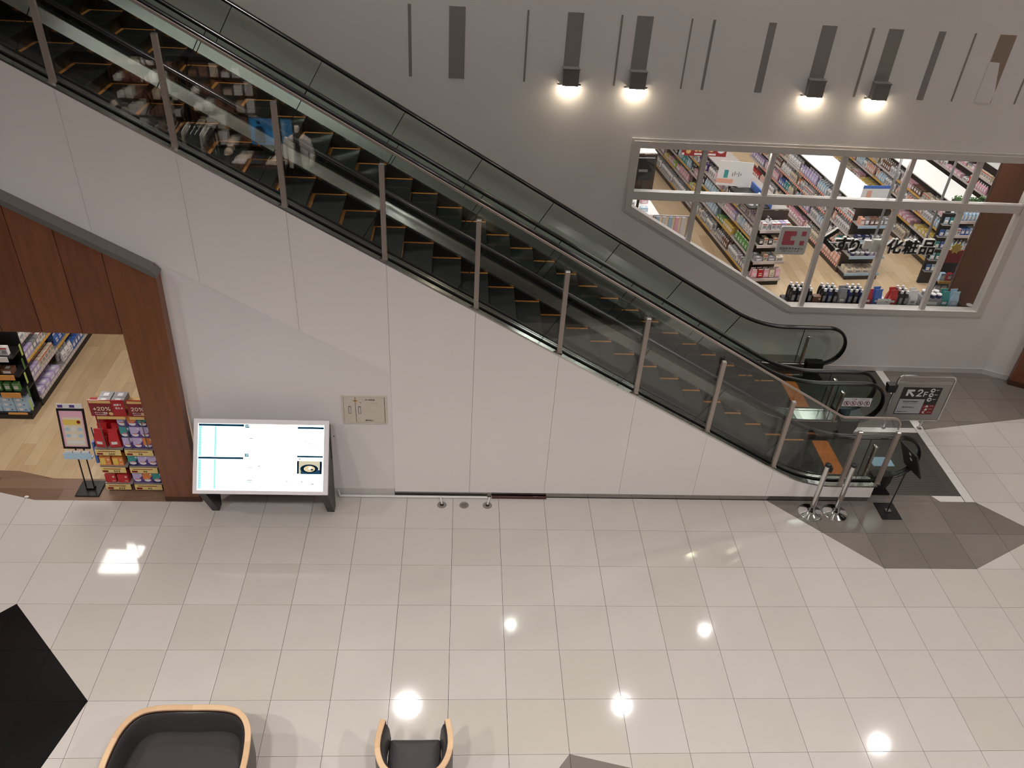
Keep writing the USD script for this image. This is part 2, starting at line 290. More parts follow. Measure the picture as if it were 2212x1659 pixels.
win = Polygon([(2.44, 3.72), (8.39, 3.72), (8.39, 1.165), (5.27, 1.165), (2.44, 2.78)])
wb = struct('wall_back')
wbp = sbox(-9, 0, 8.92, 6.15).difference(win).difference(sbox(-9.1, -1, -2.6, 2.75))
obj('wall_face', ext(wbp, .10, 'xz', 3.75), 'wall_white', wb)
for i, (a, b, mt) in enumerate([(-.695, -.655, 'stripe_grey'), (-.18, .025, 'stripe_green_grey'), (.80, .825, 'stripe_grey'), (1.315, 1.52, 'stripe_grey'), (1.995, 2.02, 'stripe_grey'), (2.2, 2.41, 'stripe_green_grey'), (2.9, 2.92, 'stripe_grey'), (3.18, 3.215, 'stripe_grey'), (3.91, 4.01, 'stripe_grey'), (4.61, 4.81, 'stripe_grey'), (5.275, 5.31, 'stripe_grey'), (5.5, 5.70, 'stripe_green_grey'), (6.17, 6.265, 'stripe_grey'), (6.655, 6.68, 'stripe_grey'), (7.0, 7.225, 'stripe_brown'), (7.55, 7.575, 'stripe_grey')]):
    obj('painted_stripe', bx(a, b, 3.747, 3.751, 4.49, 5.37), mt, wb)
obj('cover_plate', ext(Polygon([(6.995, 4.49), (7.21, 4.49), (7.225, 4.62), (7.13, 5.02), (6.995, 5.025)]), .006, 'xz', 3.742), 'wall_white', wb)
bb = struct('baseboard_back')
obj('board', bx(5.3, 8.93, 3.738, 3.752, 0, .09), 'skirting_grey', bb)
wr = struct('wall_right')
def along(x0, y0, dx, dy):
    """Matrix: local x runs along (dx,dy) from (x0,y0); local y points into the wall."""
    l = math.hypot(dx, dy); dx, dy = dx / l, dy / l; M = np.eye(4); M[:2, 0] = dx, dy; M[:2, 1] = -dy, dx; M[:2, 3] = x0, y0; return M
MR = along(8.915, 3.75, .43, -.22)
m = bx(0, .9, 0, .1, 0, 6.15); m.apply_transform(MR); obj('wall_face', m, 'wall_white', wr)
m = bx(.9, 6.0, .1, .2, 2.7, 6.15); m.apply_transform(MR); obj('wall_face', m, 'wall_white', wr)
m = bx(.005, .415, -.014, 0, 0, .09); m.apply_transform(MR); obj('skirting_board', m, 'skirting_grey', wr)
wp = thing('wood_portal', 'brown wood portal jamb standing out of the right end wall', 'portal')
for nm, q, mt in (('jamb', bx(.42, .85, -.14, -.003, .09, 2.75), 'wood_panel_0'), ('plinth', bx(.42, .86, -.15, -.016, 0, .09), 'wood_dark'), ('lintel', bx(.85, 3.0, -.14, -.003, 2.3, 2.75), 'wood_panel_1')):
    q.apply_transform(MR); obj(nm, q, mt, wp)
# shells round the hall, mostly outside the picture
wl = struct('wall_left'); obj('wall_face', bx(-14, -13.9, -13, 17, 0, 9.5), 'wall_white', wl)
w2 = struct('wall_far_right'); obj('wall_face', bx(13.9, 14, -13, 17, 0, 9.5), 'wall_white', w2)
w3 = struct('wall_rear'); obj('wall_face', bx(-14, 14, -13, -12.9, 0, 9.5), 'wall_dark', w3)
w4 = struct('wall_shop_rear'); obj('wall_face', bx(-10, 13.9, 17, 17.1, 0, 9.5), 'wall_white', w4)
w5 = struct('wall_shop_left'); obj('wall_face', cat([bx(-10.1, -10, .6, 17, 0, 3.9), bx(-14, -9, .58, .7, 0, 9.5)]), 'wall_white', w5)
w6 = struct('wall_shop_under_escalator'); obj('wall_face', bx(-2.62, -2.5, .64, 3.75, 0, 2.75), 'wall_white', w6)
c1 = struct('ceiling'); obj('ceiling_board', bx(-14, 14, -13, 17.1, 9.46, 9.56), 'ceiling_white', c1)
for x, y, r, e_, d in LAMPS: obj('downlight_can', lathe([(r + .03, 9.45 - d), (r + .008, 9.45 - d), (r + .008, 9.46), (r + .03, 9.46), (r + .03, 9.45 - d)], 28, (x, y, 0)), 'black_paint', c1)
c2 = struct('ceiling_shop'); obj('ceiling_board', cat([bx(-10, 13.9, 3.851, 17, 3.87, 3.97), bx(-10, -2.6, .64, 3.75, 2.66, 2.74)]), 'ceiling_white', c2)
c3 = struct('floor_upper'); obj('slab', cat([bx(-14, 14, 4.0, 17, 5.85, 6.1), bx(-14, 14, -13, -7.75, 5.7, 6.05)]), 'ceiling_white', c3)
c4 = struct('ceiling_clothes_shop'); obj('ceiling_board', bx(-14, -1.5, -13, -7.7, 3.05, 3.15), 'wall_dark', c4)

# ------------------------------------------------------------------ the two escalators
def clipx(pts, xa): return [p for p in pts if p[0] >= xa]
def smooth_rail(h, lvl, xend, rad):
    """(x,z) centre line of a handrail: down the slope, level, round the newel and back under to the inlet."""
    p = path(h, lvl, -7.0, xend, .48, 14)
    seg = [(-7 + (p[1][0] + 7) * t, p[0][1] + (p[1][1] - p[0][1]) * t) for t in np.linspace(0, 1, 12)[:-1]] + p[1:]
    cz = lvl - rad
    for t in np.linspace(0, math.pi * .93, 18)[1:]: seg.append((xend + rad * math.sin(t), cz + rad * math.cos(t)))
    return seg
def offset_poly(h0, l0, h1, l1, x0, x1):
    return Polygon(path(h0, l0, x0, x1) + path(h1, l1, x0, x1)[::-1])
RH, RL, RX, RR = .848, .968, 5.90, .345
def ribbon(corners, x0=-7.0, x1=5.66):
    """Solid strip along the slope; corners: (h, level, y) of its section in order."""
    rows = [np.array([(px, y_, pz) for px, pz in path(h, l, x0, x1)]) for h, l, y_ in corners]; n, k = len(rows[0]), len(rows)
    V = np.stack(rows, 1).reshape(-1, 3); F = []
    for i in range(n - 1):
        for q in range(k): w = (q + 1) % k; F += [[i * k + q, i * k + w, (i + 1) * k + w], [i * k + q, (i + 1) * k + w, (i + 1) * k + q]]
    for q in range(1, k - 1): F += [[0, q, q + 1], [(n - 1) * k, (n - 1) * k + q + 1, (n - 1) * k + q]]
    m = trimesh.Trimesh(V, F, process=False); m.fix_normals(); return m
def balustrade(e, y, inner):
    """One side of an escalator at depth y; inner = +1 when the steps lie towards +y."""
    rail = smooth_rail(RH, RL, RX, RR)
    obj('handrail', sweep([(x, y, z) for x, z in rail], ell(.025, .047), up=(0, 1, 0)), 'rubber', e, smooth=40)
    # glass, cut into panes square to the slope
    upper = smooth_rail(RH - .028, RL - .028, RX, RR - .028)
    low = path(.165, .30, -7.0, 5.80)
    gp = Polygon(low + [(5.86, .30)] + upper[::-1]).buffer(0)
    cuts = [3.2 + 1.03 * k for k in range(-10, 2)]; prev = None; panes = []
    def strip(xa, xb):
        d = (.2, .34); a = 12
        pa = (xa, nz(xa) + .40); pb = (xb, nz(xb) + .40)
        return Polygon([(pa[0] - d[0] * a, pa[1] - d[1] * a), (pb[0] - d[0] * a, pb[1] - d[1] * a), (pb[0] + d[0] * a, pb[1] + d[1] * a), (pa[0] + d[0] * a, pa[1] + d[1] * a)])
    rest = gp
    for xa, xb in zip(cuts[:-1], cuts[1:]):
        p = gp.intersection(strip(xa + .004, xb - .004)).intersection(sbox(-8, -1, 4.9, 9))
        if p.area > .01: panes.append(p)
    last = gp.difference(strip(-30, cuts[-1] + .004))
    panes.append(last.intersection(sbox(0, 0, 5.50, 9))); panes.append(last.intersection(sbox(5.508, 0, 9, 9)))
    for p in panes: obj('glass_pane', ext(p, .010, 'xz', y - .005), 'glass_green', e)
    sl = []
    for xa in cuts:
        q = gp.intersection(strip(xa - .0035, xa + .0035))
        if q.area > 1e-4: sl.append(ext(q, .0102, 'xz', y - .0051))
    sl.append(ext(gp.intersection(sbox(5.50, 0, 5.508, 9)), .0102, 'xz', y - .0051))
    for s_ in sl: obj('pane_joint', s_, 'seal_black', e)
    # metal foot of the glass: sealing strip, inner deck and skirt
    obj('glass_seal', ext(offset_poly(.145, .262, .172, .29, -7, 5.72), .026, 'xz', y - .013), 'seal_black', e)
    obj('inner_deck', ribbon([(.160, .29, y + inner * .0135), (.150, .28, y + inner * .028), (.022, .125, y + inner * .096), (-.01, .09, y + inner * .096), (.10, .23, y + inner * .0135)]), 'steel_satin', e, smooth=20)
    yo = sorted((y - inner * .016, y - inner * .060))
    obj('outer_deck', ext(offset_poly(.10, .235, .155, .285, -7, 5.66), yo[1] - yo[0], 'xz', yo[0]), 'steel', e)
    ys = sorted((y + inner * .086, y + inner * .0955))
    obj('skirt', ext(offset_poly(-.26, -.02, .015, .085, -7, 5.66), ys[1] - ys[0], 'xz', ys[0]), 'black_plastic', e)
    obj('skirt_edge', ribbon([(.024, .127, y + inner * .0955), (.024, .127, y + inner * .099), (.012, .115, y + inner * .099), (.012, .115, y + inner * .0955)], x1=5.6), 'chrome', e)
    # newel: inlet box, stub post
    box_ = trimesh.convex.convex_hull(np.vstack([bx(5.70, 5.90, y - .07, y + .07, .02, .33).vertices, bx(5.88, 5.98, y - .05, y + .05, .20, .33).vertices]))
    obj('handrail_inlet', box_, 'black_plastic', e)
    obj('newel_foot', trimesh.convex.convex_hull(np.vstack([bx(5.68, 5.80, y - .06, y + .06, .001, .1).vertices, bx(5.70, 6.02, y - .085, y + .085, .001, .02).vertices, bx(5.66, 5.86, y - .05, y + .05, .1, .2).vertices])), 'black_plastic', e)
    obj('newel_clamp', cat([cyl((5.60, y + k, .29), (5.60, y + k, .80), .017) for k in (-.022, .022)] + [rbx(5.575, 5.625, y - .04, y + .04, .78, .82, .012)]), 'chrome', e, smooth=40)
def step_pos():
    """Front-edge positions (x,z) of the steps along the chain."""
    pl = path(0, 0, -7.2, 6.0, .30, 20); pts = []
    L = LineString(pl); s0 = L.project(shapely.Point(2.081, 1.66)); k = -40
    while k < 12:
        d = s0 + k * .3936
        if 0 < d < L.length: p = L.interpolate(d); pts.append((p.x, p.y))
        k += 1
    return pts
STEPS = step_pos()
def escalator(y0, label):
    """y0: near edge of the 1.0 m wide step band."""
    e = thing('escalator', label, 'escalator', group=None)
    ya, yb = y0 + .004, y0 + .996
    for (x, z), (xp, zp) in zip(STEPS[1:], STEPS[:-1]):
        if x > 5.36 or x < -5.4: continue
        back = x - .398
        s = obj('step', cat([bx(back, x, ya, yb, z - .018, z)]), 'step_tread', e)
        obj('riser', ext(Polygon([(x - .003, z - .018), (x - .02, z - .07), (x - .045, z - .14), (x - .066, z - .212), (back + .01, z - .212), (back + .01, z - .018)]), yb - ya, 'xz', ya), 'step_riser', s)
        obj('demarcation_line', cat([bx(back, x, ya, ya + .034, z, z + .0025), bx(back, x, yb - .034, yb, z, z + .0025), bx(back, back + .04, ya + .034, yb - .034, z, z + .0025)]), 'step_line', s)
    obj('comb_plate', trimesh.convex.convex_hull(np.array([(a, b, c) for b in (ya + .04, yb - .04) for a, c in ((5.31, .004), (5.34, .014), (5.53, .014), (5.56, .002), (5.31, -.02), (5.56, -.02))])), 'comb_orange', e)
    obj('landing_plate', bx(5.562, 6.90, y0 - .12, y0 + 1.12, -.02, .0), 'landing_plate', e)
    obj('landing_frame', cat([bx(6.902, 7.055, y0 - .18, y0 + 1.30, -.02, -.001), bx(5.562, 6.902, y0 + 1.122, y0 + 1.20, -.02, -.001), bx(5.562, 6.902, y0 - .18, y0 - .122, -.02, -.001)]), 'landing_frame', e)
    balustrade(e, y0 - .10, +1); balustrade(e, y0 + 1.10, -1)
    obj('truss_lining', cat([ext(Polygon(path(-.55, -.109, -7, 5.3) + path(-.50, -.105, -7, 5.3)[::-1]), 1.08, 'xz', y0 - .04)]), 'dark_void', e)
    return e
esc1 = escalator(.90, 'near escalator with dark steps and orange step edges, just behind the post and glass guard')
esc2 = escalator(2.40, 'far escalator with black handrails running along the grey back wall')
# decks beside and between the balustrades
dk = thing('deck_cladding', 'polished steel deck plates between the two escalators and along the back wall', 'cladding')
obj('middle_deck', ext(offset_poly(.06, .19, .15, .28, -7, 5.655), .168, 'xz', 2.066), 'steel', dk)
obj('middle_end', bx(5.656, 5.664, 2.066, 2.234, .0, .275), 'steel_satin', dk)
obj('rear_deck', ext(offset_poly(.06, .19, .15, .28, -7, 5.655), .17, 'xz', 3.566), 'steel_satin', dk)
obj('rear_end', bx(5.656, 5.664, 3.566, 3.735, .0, .275), 'steel_satin', dk)

# ------------------------------------------------------------------ the glass guard with its posts on the white wall
gd = thing('glass_guard', 'tall glass guard with square steel posts along the top of the white wall', 'guard rail')
obj('edge_trim', ext(offset_poly(.112, .27, .134, .292, -7, 5.70), .075, 'xz', .577), 'steel', gd)
obj('glass_channel', ext(offset_poly(.10, .255, .150, .308, -7, 5.72), .028, 'xz', .676), 'seal_black', gd)
obj('side_deck', ext(offset_poly(.09, .245, .150, .305, -7, 5.655), .028, 'xz', .7045), 'steel', gd)
PX = [-5.78, -4.78, -3.78, -2.78, -1.785, -.785, .212, 1.207, 2.20, 3.205, 4.212, 5.215, 5.725]
capz = lambda x: (5.82 - .5765 * (x + 2.77)) if x < 4.93 else 1.378
CAP = [(-7, capz(-7)), (4.90, capz(4.90)), (4.96, 1.372), (5.60, 1.372)] + [(5.60 + .13 * math.sin(t), 1.242 + .13 * math.cos(t)) for t in np.linspace(.2, 1.57, 8)]
for i, x in enumerate(PX):
    zb = max(nz(x) + .13, .285); zt = (5.64 - .5735 * (x + 2.775)) if x < 5 else 1.172
    p = obj('post', bx(x - .026, x + .026, .628, .672, zb - .01, zt), 'steel_post', gd)
    obj('post_cap', trimesh.convex.convex_hull(np.vstack([bx(x - .027, x + .027, .627, .673, zt, zt + .004).vertices, bx(x - .020, x + .020, .634, .666, zt + .004, zt + .010).vertices])), 'steel', p)
    obj('post_foot', bx(x - .034, x + .034, .615, .676, zb - .02, zb + .006), 'steel', p)
    obj('glass_clamp', cyl((x, .664, zt - .12), (x, .694, zt - .12), .014), 'steel', p)
gpoly = Polygon(path(.13, .29, -7, 5.735) + [(5.735, 1.20)] + CAP[::-1]).buffer(0)
for a, b in zip([-7] + PX[:-1], PX[:-1] + [5.74]):
    q = gpoly.intersection(sbox(a + .003, 0, b - .003, 9))
    if q.area > .01: obj('glass_pane', ext(q, .012, 'xz', .684), 'glass_guard', gd)
obj('cap_rail', sweep([(x, .690, z) for x, z in CAP], [(-.011, -.012), (.011, -.012), (.011, .012), (-.011, .012)], up=(0, 1, 0)), 'steel_post', gd)
obj('end_tube', cyl((5.725, .690, 1.19), (5.73, .690, 1.26), .011), 'steel', gd)

# ------------------------------------------------------------------ wood front of the shop entrance on the left
pf = thing('shop_portal', 'sloping brown wood portal framing the shop entrance on the left of the white wall', 'portal')
slope_top = lambda x: 3.27 - .5765 * (x + 3.16)
for i, (a, b) in enumerate([(-8.98, -6.19), (-6.19, -5.77), (-5.77, -5.35), (-5.35, -4.93), (-4.93, -4.505), (-4.505, -4.08), (-4.08, -3.655)]):
    obj('wood_panel', ext(Polygon([(a + .004, 2.525), (b - .004, 2.525), (b - .004, slope_top(b)), (a + .004, slope_top(a))]), .025, 'xz', .44), 'wood_panel_%d' % (i % 3), pf)
obj('panel_backing', ext(Polygon([(-8.98, 2.535), (-3.66, 2.535), (-3.66, slope_top(-3.66)), (-8.98, slope_top(-8.98))]), .112, 'xz', .4655), 'wood_dark', pf)
obj('jamb', ext(Polygon([(-3.652, .07), (-3.235, .07), (-3.16, slope_top(-3.16)), (-3.652, slope_top(-3.652))]), .138, 'xz', .44), 'wood_panel_2', pf)
obj('jamb_plinth', bx(-3.66, -3.225, .43, .578, 0, .07), 'wood_dark', pf)
obj('jamb_reveal', bx(-3.66, -3.642, .58, .84, .0, 2.52), 'wood_panel_1', pf)
obj('soffit', bx(-8.98, -3.66, .465, .75, 2.516, 2.526), 'wood_panel_0', pf)
obj('metal_coping', ext(Polygon([(-8.98, slope_top(-8.98) - .005), (-3.15, slope_top(-3.15) - .01), (-3.14, slope_top(-3.14) + .025), (-3.2, slope_top(-3.2) + .06), (-8.98, slope_top(-8.98) + .06)]), .167, 'xz', .41), 'grey_metal', pf)

# ------------------------------------------------------------------ shop window in the back wall
wn = struct('window_1')
obj('frame', cat([ext(win.buffer(.05, join_style=2).difference(win.buffer(-.045, join_style=2)), .05, 'xz', 3.715), ext(win.buffer(-.001).difference(win.buffer(-.03, join_style=2)), .16, 'xz', 3.74), ext(win.buffer(.085, join_style=2).difference(win.buffer(.045, join_style=2)), .02, 'xz', 3.732)]), 'frame_white', wn)
obj('transom', ext(sbox(2.44, 2.905, 8.39, 3.03).intersection(win), .10, 'xz', 3.735), 'frame_white', wn)
MX = [3.425, 4.41, 5.452, 6.445, 7.45]
inner = win.buffer(-.04, join_style=2)
for x in MX:
    for a, b in ((0, 2.906), (3.029, 4)):
        q = sbox(x - .035, a, x + .035, b).intersection(inner)
        if q.area > .001: obj('mullion', ext(q, .07, 'xz', 3.745), 'frame_white', wn)
obj('inner_sill', bx(5.28, 8.37, 3.80, 3.90, 1.15, 1.19), 'frame_white', wn)
ed = [2.44] + MX + [8.39]
for a, b in zip(ed[:-1], ed[1:]):
    for c, d in ((0, 2.906), (3.029, 4)):
        q = sbox(a + .036, c, b - .036, d).intersection(inner)
        if q.area > .001: obj('pane', ext(q, .008, 'xz', 3.785), 'glass_window', wn)

# wall lamps under four of the stripes
for i, (x, w) in enumerate([(1.415, 'first wall lamp from the left, grey box glowing downwards on the back wall'), (2.305, 'second wall lamp from the left, grey box glowing downwards on the back wall'), (4.71, 'third wall lamp from the left, above the shop window, glowing downwards'), (5.60, 'rightmost wall lamp, above the shop window, glowing downwards')]):
    t = thing('wall_lamp', w, 'wall lamp', (x, 0, 0), group='wall lamps')
    obj('housing', cat([bx(-.105, .105, 3.635, 3.748, 4.49, 4.70), bx(-.112, .112, 3.628, 3.748, 4.70, 4.712)]), 'lamp_grey', t)
    obj('mounting_plate', bx(-.15, .15, 3.738, 3.748, 4.475, 4.492), 'black_paint', t)
    obj('diffuser', bx(-.085, .085, 3.648, 3.735, 4.474, 4.489), 'lamp_glow', t)

# ------------------------------------------------------------------ things standing in the hall
# leaning digital directory board: panel leans back 36 degrees on two black plates
bd = thing('directory_screen', 'large leaning digital directory screen in a white frame, standing by the white wall', 'screen', (-2.275, .40, 1.395))
AL = math.radians(36); LM = np.eye(4)
LM[:3, 0] = (1, 0, 0); LM[:3, 1] = (0, math.sin(AL), math.cos(AL)); LM[:3, 2] = (0, -math.cos(AL), math.sin(AL))   # local x right, y up the panel, z out of its face
W2, PH = .785, .885
def lean(m): m = m.copy(); m.apply_transform(LM); return m
fr = Polygon([(-W2, -PH), (W2, -PH), (W2, 0), (-W2, 0)]); op = Polygon([(-W2 + .045, -PH + .040), (W2 - .053, -PH + .040), (W2 - .053, -.052), (-W2 + .045, -.052)])
obj('frame', lean(ext(fr.difference(op), .05, at=-.02)), 'case_white', bd)
obj('back_cover', lean(ext(fr.buffer(-.012, join_style=2), .07, at=-.09)), 'black_plastic', bd)
X0, X1, Y0, Y1 = -W2 + .045, W2 - .053, -.052, -PH + .040
scr = obj('screen', lean(ext(op.buffer(-.001), .010, at=.010)), 'screen_white', bd)
def su(px, py): return X0 + (px - 178) / (1342 - 178) * (X1 - X0), Y0 + (py - 348) / (985 - 348) * (Y1 - Y0)
def sq(x0, y0, x1, y1, mt, z=.0203, name='screen_block'):
    a, b = su(x0, y0), su(x1, y1); obj(name, lean(bx(a[0], b[0], b[1], a[1], z, z + .0006)), mt, scr)
for q in ((187, 355, 598, 373), (187, 668, 598, 684), (1095, 370, 1335, 386), (1095, 645, 1332, 658)): sq(*q, 'screen_navy', name='heading_bar')
for q in ((613, 355, 646, 386), (613, 630, 646, 659)): sq(*q, 'screen_teal', name='floor_badge')
for t_, py in (('2F', 380), ('1F', 652)):
    m = fit(text(t_, .026, .0004, True)); a = su(619, py); m.apply_translation((a[0], a[1], .0211)); obj('floor_number', lean(m), 'screen_white', scr)
for q in ((188, 376, 212, 660), (188, 690, 212, 968), (332, 378, 347, 660), (332, 690, 347, 968)): sq(*q, 'screen_cyan', name='list_column')
for q in ((650, 486, 682, 490), (650, 761, 682, 765), (636, 882, 680, 886), (636, 898, 680, 902), (995, 888, 1012, 893), (1138, 888, 1148, 897), (1230, 909, 1252, 917), (1112, 670, 1124, 681), (740, 744, 750, 753)): sq(*q, 'screen_grey', name='text_line')
for k in range(11): sq(190, 386 + k * 24, 206, 388 + k * 24, 'screen_grey', .0212, 'text_line')
for k in range(11): sq(190, 700 + k * 24, 206, 702 + k * 24, 'screen_grey', .0212, 'text_line')
for k in range(7): sq(1140 + (k * 37) % 130, 440 + k * 17, 1165 + (k * 37) % 130, 444 + k * 17, 'screen_text', name='text_line')
sq(1110, 695, 1322, 817, 'screen_sand', name='dish_photo'); sq(1096, 695, 1112, 815, 'screen_dark', name='dish_photo'); sq(1306, 698, 1324, 815, 'screen_dark', .0205, name='dish_photo'); sq(1130, 780, 1306, 817, 'screen_plate', .0205, name='dish_photo')
def disc(px, py, ax, ay, mt, z):
    a = su(px, py); p = affinity.scale(shapely.Point(a).buffer(1, 12), ax, ay, origin=a); obj('dish_photo', lean(ext(p, .0004, at=z)), mt, scr)
disc(1208, 768, .105, .053, 'screen_plate', .0212); disc(1208, 768, .098, .047, 'screen_dark', .0217); disc(1210, 768, .066, .036, 'screen_food', .0222)
for k, (dx, dy) in enumerate([(-22, -6), (10, -14), (24, 8), (-8, 12), (0, -2)]): disc(1210 + dx, 768 + dy, .016, .008, ('screen_sand', 'screen_white', 'screen_dark')[k % 3], .0228)
for x in (-.765, .675):
    o = (.40, 1.395)
    leg = Polygon([(.275, 0), (.395, 0), (.565, 1.36), (.52, 1.40), (.50, 1.33), (-.02, .62), (.0, .57), (.07, .585)])
    leg = affinity.translate(leg, -.40, -1.395)
    obj('leg', ext(Polygon([(-.125, -1.395), (-.005, -1.395), (.150, -.17), (.10, -.17), (-.445, -.80), (-.42, -.835)]), .088, 'yz', x), 'black_plastic', bd)
obj('side_grille', bx(.764, .768, .02, .045, -.62, -.30), 'seal_black', bd)

# beige service cabinet on the wall
cb = thing('service_cabinet', 'beige recessed service cabinet with two doors on the white wall right of the screen', 'wall cabinet', (-1.09, .587, 1.43))
obj('frame', cat([bx(-.27, .27, -.012, .0, .195, .215), bx(-.27, .27, -.012, 0, -.215, -.195), bx(-.27, -.25, -.012, 0, -.195, .195), bx(.245, .27, -.012, 0, -.195, .195)]), 'beige_box', cb)
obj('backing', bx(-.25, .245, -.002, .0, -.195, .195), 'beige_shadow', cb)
for nm, a, b in (('door', -.247, -.110), ('door', -.104, .238)): 
    d_ = obj(nm, bx(a, b, -.010, -.003, -.192, .192), 'beige_box', cb)
    hx = (-.192, -.163) if a < -.2 else (-.074, -.045)
    obj('handle', cat([bx(hx[0], hx[1], -.014, -.010, -.055, .055)]), 'grey_metal', d_); obj('handle_grip', bx(hx[0] + .008, hx[1] - .006, -.018, -.014, -.045, .045), 'pipe_white', d_)
obj('latch', cat([bx(-.13, -.085, -.016, -.010, .135, .145), bx(-.111, -.103, -.016, -.010, .11, .185)]), 'brass', cb)
obj('lettering', cat([stand_up(fit(text('消火栓設備', .018, .001, jp=True), .115), .01, .145, -.0105), stand_up(fit(text('・・・', .012, .001, jp=True), .07), .08, .10, -.0105), stand_up(fit(text('連結送水', .014, .001, jp=True), .10), .0, -.17, -.0105), cyl((-.045, -.012, .115), (-.045, -.010, .115), .006, 8)]), 'ink', cb)
obj('wall_bolt', cyl((-1.49 + 0, .586, 1.0), (-1.49, .588, 1.0), .008, 8), 'ink', wf)

# rods on the floor along the wall, floor sockets
rd = thing('white_rod', 'long white rod lying on the floor along the base of the white wall', 'rod', (-.52, .555, .018))
obj('tube', cyl((-.96, 0, 0), (.97, 0, 0), .017, 12), 'pipe_white', rd, smooth=40); obj('hook_end', cyl((-.955, .0, .0), (-.975, .015, .09), .012, 8), 'pipe_white', rd)
md = thing('maroon_bar', 'short dark maroon bar lying on the floor beside the white rod', 'bar', (.87, .565, .017)); obj('bar', rbx(-.365, .365, -.016, .016, -.016, .016, .005), 'bar_maroon', md); obj('end_cap', rbx(-.372, -.36, -.017, .017, -.0165, .017, .004), 'chrome', md)
for i, (x, lab) in enumerate([(-.145, 'round steel floor socket holding a white stub, left of the three'), (.145, 'closed round steel floor socket, middle of the three'), (.45, 'round steel floor socket holding a white stub, right of the three')]):
    t = thing('floor_socket', lab, 'floor socket', (x, .425, .0005), group=None)
    obj('plate', lathe([(0, 0), (.062, 0), (.060, .004), (.048, .005), (.046, .003), (0, .003)], 28), 'drain_steel', t, smooth=40)
    if i != 1: obj('opening', lathe([(0, .0032), (.026, .0032), (.026, .0036), (0, .0037)], 16), 'ink', t); obj('stub', cyl((0.0, .01, .003), (-.02 if i == 0 else .03, .10, .05), .010, 10), 'pipe_white', t, smooth=40)
    else: obj('lid', lathe([(0, .0035), (.040, .0035), (.040, .0045), (0, .0048)], 24), 'grey_metal', t)

# chrome stanchions
for x, lab in ((4.775, 'left chrome barrier post with a round base in front of the escalator end'), (5.115, 'right chrome barrier post with a round base in front of the escalator end')):
    t = thing('barrier_post', lab, 'barrier post', (x, .36, 0))
    obj('base', lathe([(0, 0), (.165, 0), (.165, .006), (.155, .012), (.08, .028), (.05, .045), (.036, .075), (0, .08)], 36), 'chrome', t, smooth=30)
    obj('tube', lathe([(0, .05), (.034, .05), (.034, .84), (0, .84)], 24), 'chrome', t, smooth=40)
    obj('top_cap', lathe([(.0345, .835), (.0365, .84), (.0365, .868), (.031, .872), (.0, .866)], 24), 'black_plastic', t, smooth=40)
    if x < 5: obj('belt_cassette', rbx(.030, .070, -.03, .03, .74, .83, .01), 'black_plastic', t)

# 2F sign on chrome legs
sg = thing('floor_sign', 'chrome framed 2F food court sign with an arrow, standing beyond the escalator end', 'sign', (6.93, 2.215, 0))
loop = []
def arc(cx, cz, r, a0, a1, n=7): return [(cx + r * math.cos(math.radians(t)), cz + r * math.sin(math.radians(t))) for t in np.linspace(a0, a1, n)]
loop = arc(.36, .90, .075, 0, 90) + arc(-.36, .90, .075, 90, 180) + arc(-.405, .19, .03, 180, 270, 4) + arc(.405, .19, .03, 270, 360, 4)
obj('frame', sweep([(x, 0, z) for x, z in loop], ell(.015, .015, 10), up=(0, 1, 0), closed=True), 'chrome', sg, smooth=40)
obj('top_bar', cat([cyl((-.43, 0, .845), (.43, 0, .845), .008, 10), cyl((-.425, 0, .87), (.425, 0, .87), .005, 8)]), 'chrome', sg)
obj('panel', bx(-.415, .415, -.006, .008, .175, .835), 'sign_grey', sg)
pr = obj('print', bx(-.31, .29, -.0085, -.006, .275, .775), 'print_black', sg)
obj('white_field', bx(-.30, .09, -.010, -.0085, .29, .56), 'print_grey', pr)
obj('red_field', bx(.095, .285, -.0098, -.0085, .282, .46), 'print_red', pr)
arrow = shapely.union_all([Polygon([(-.235, .735), (-.12, .735), (-.12, .70), (-.235, .70)]), Polygon([(-.235, .735), (-.20, .735), (-.20, .62), (-.235, .62)]), Polygon([(-.225, .705), (-.20, .725), (-.10, .625), (-.125, .60)])])
obj('arrow', ext(arrow, .0015, 'xz', -.0105), 'print_white', pr)
obj('floor_number', cat([stand_up(fit(text('2', .125, .0015, True)), -.075, .61, -.009), stand_up(fit(text('F', .085, .0015, True)), .035, .61, -.009)]), 'print_white', pr)
obj('lettering', cat([stand_up(fit(text('FOOD COURT', .03, .0012, True), .235), -.235, .50, -.0102), stand_up(fit(text('フードコート/イオンホール', .014, .0012, jp=True), .22), -.225, .468, -.0102), stand_up(fit(text('ÆON HALL', .034, .0012), .20), -.22, .395, -.0102), stand_up(fit(text('営業時間 10:00-21:00', .012, .0012, jp=True), .15), -.275, .315, -.0102)]), 'ink', pr)
icons, glyphs = [], []
for k in range(3):
    icons.append(ext(shapely.Point(.155, .725 - .085 * k).buffer(.036), .0012, 'xz', -.0098)); glyphs.append(ext(sbox(.135, .715 - .085 * k, .175, .722 - .085 * k).union(shapely.Point(.15, .735 - .085 * k).buffer(.009)).union(shapely.Point(.165, .728 - .085 * k).buffer(.010)), .0012, 'xz', -.0108))
tri = [Polygon([(.13, .415), (.19, .415), (.165, .458)]), Polygon([(.14, .355), (.18, .35), (.185, .385), (.155, .392)]), Polygon([(.13, .335), (.17, .335), (.14, .315), (.175, .30), (.13, .295)])]
obj('pictogram_disc', cat(icons), 'print_white', pr); obj('pictogram', cat(glyphs), 'print_black', pr); obj('warning_mark', cat([ext(t_, .0012, 'xz', -.0112) for t_ in tri]), 'print_white', pr)
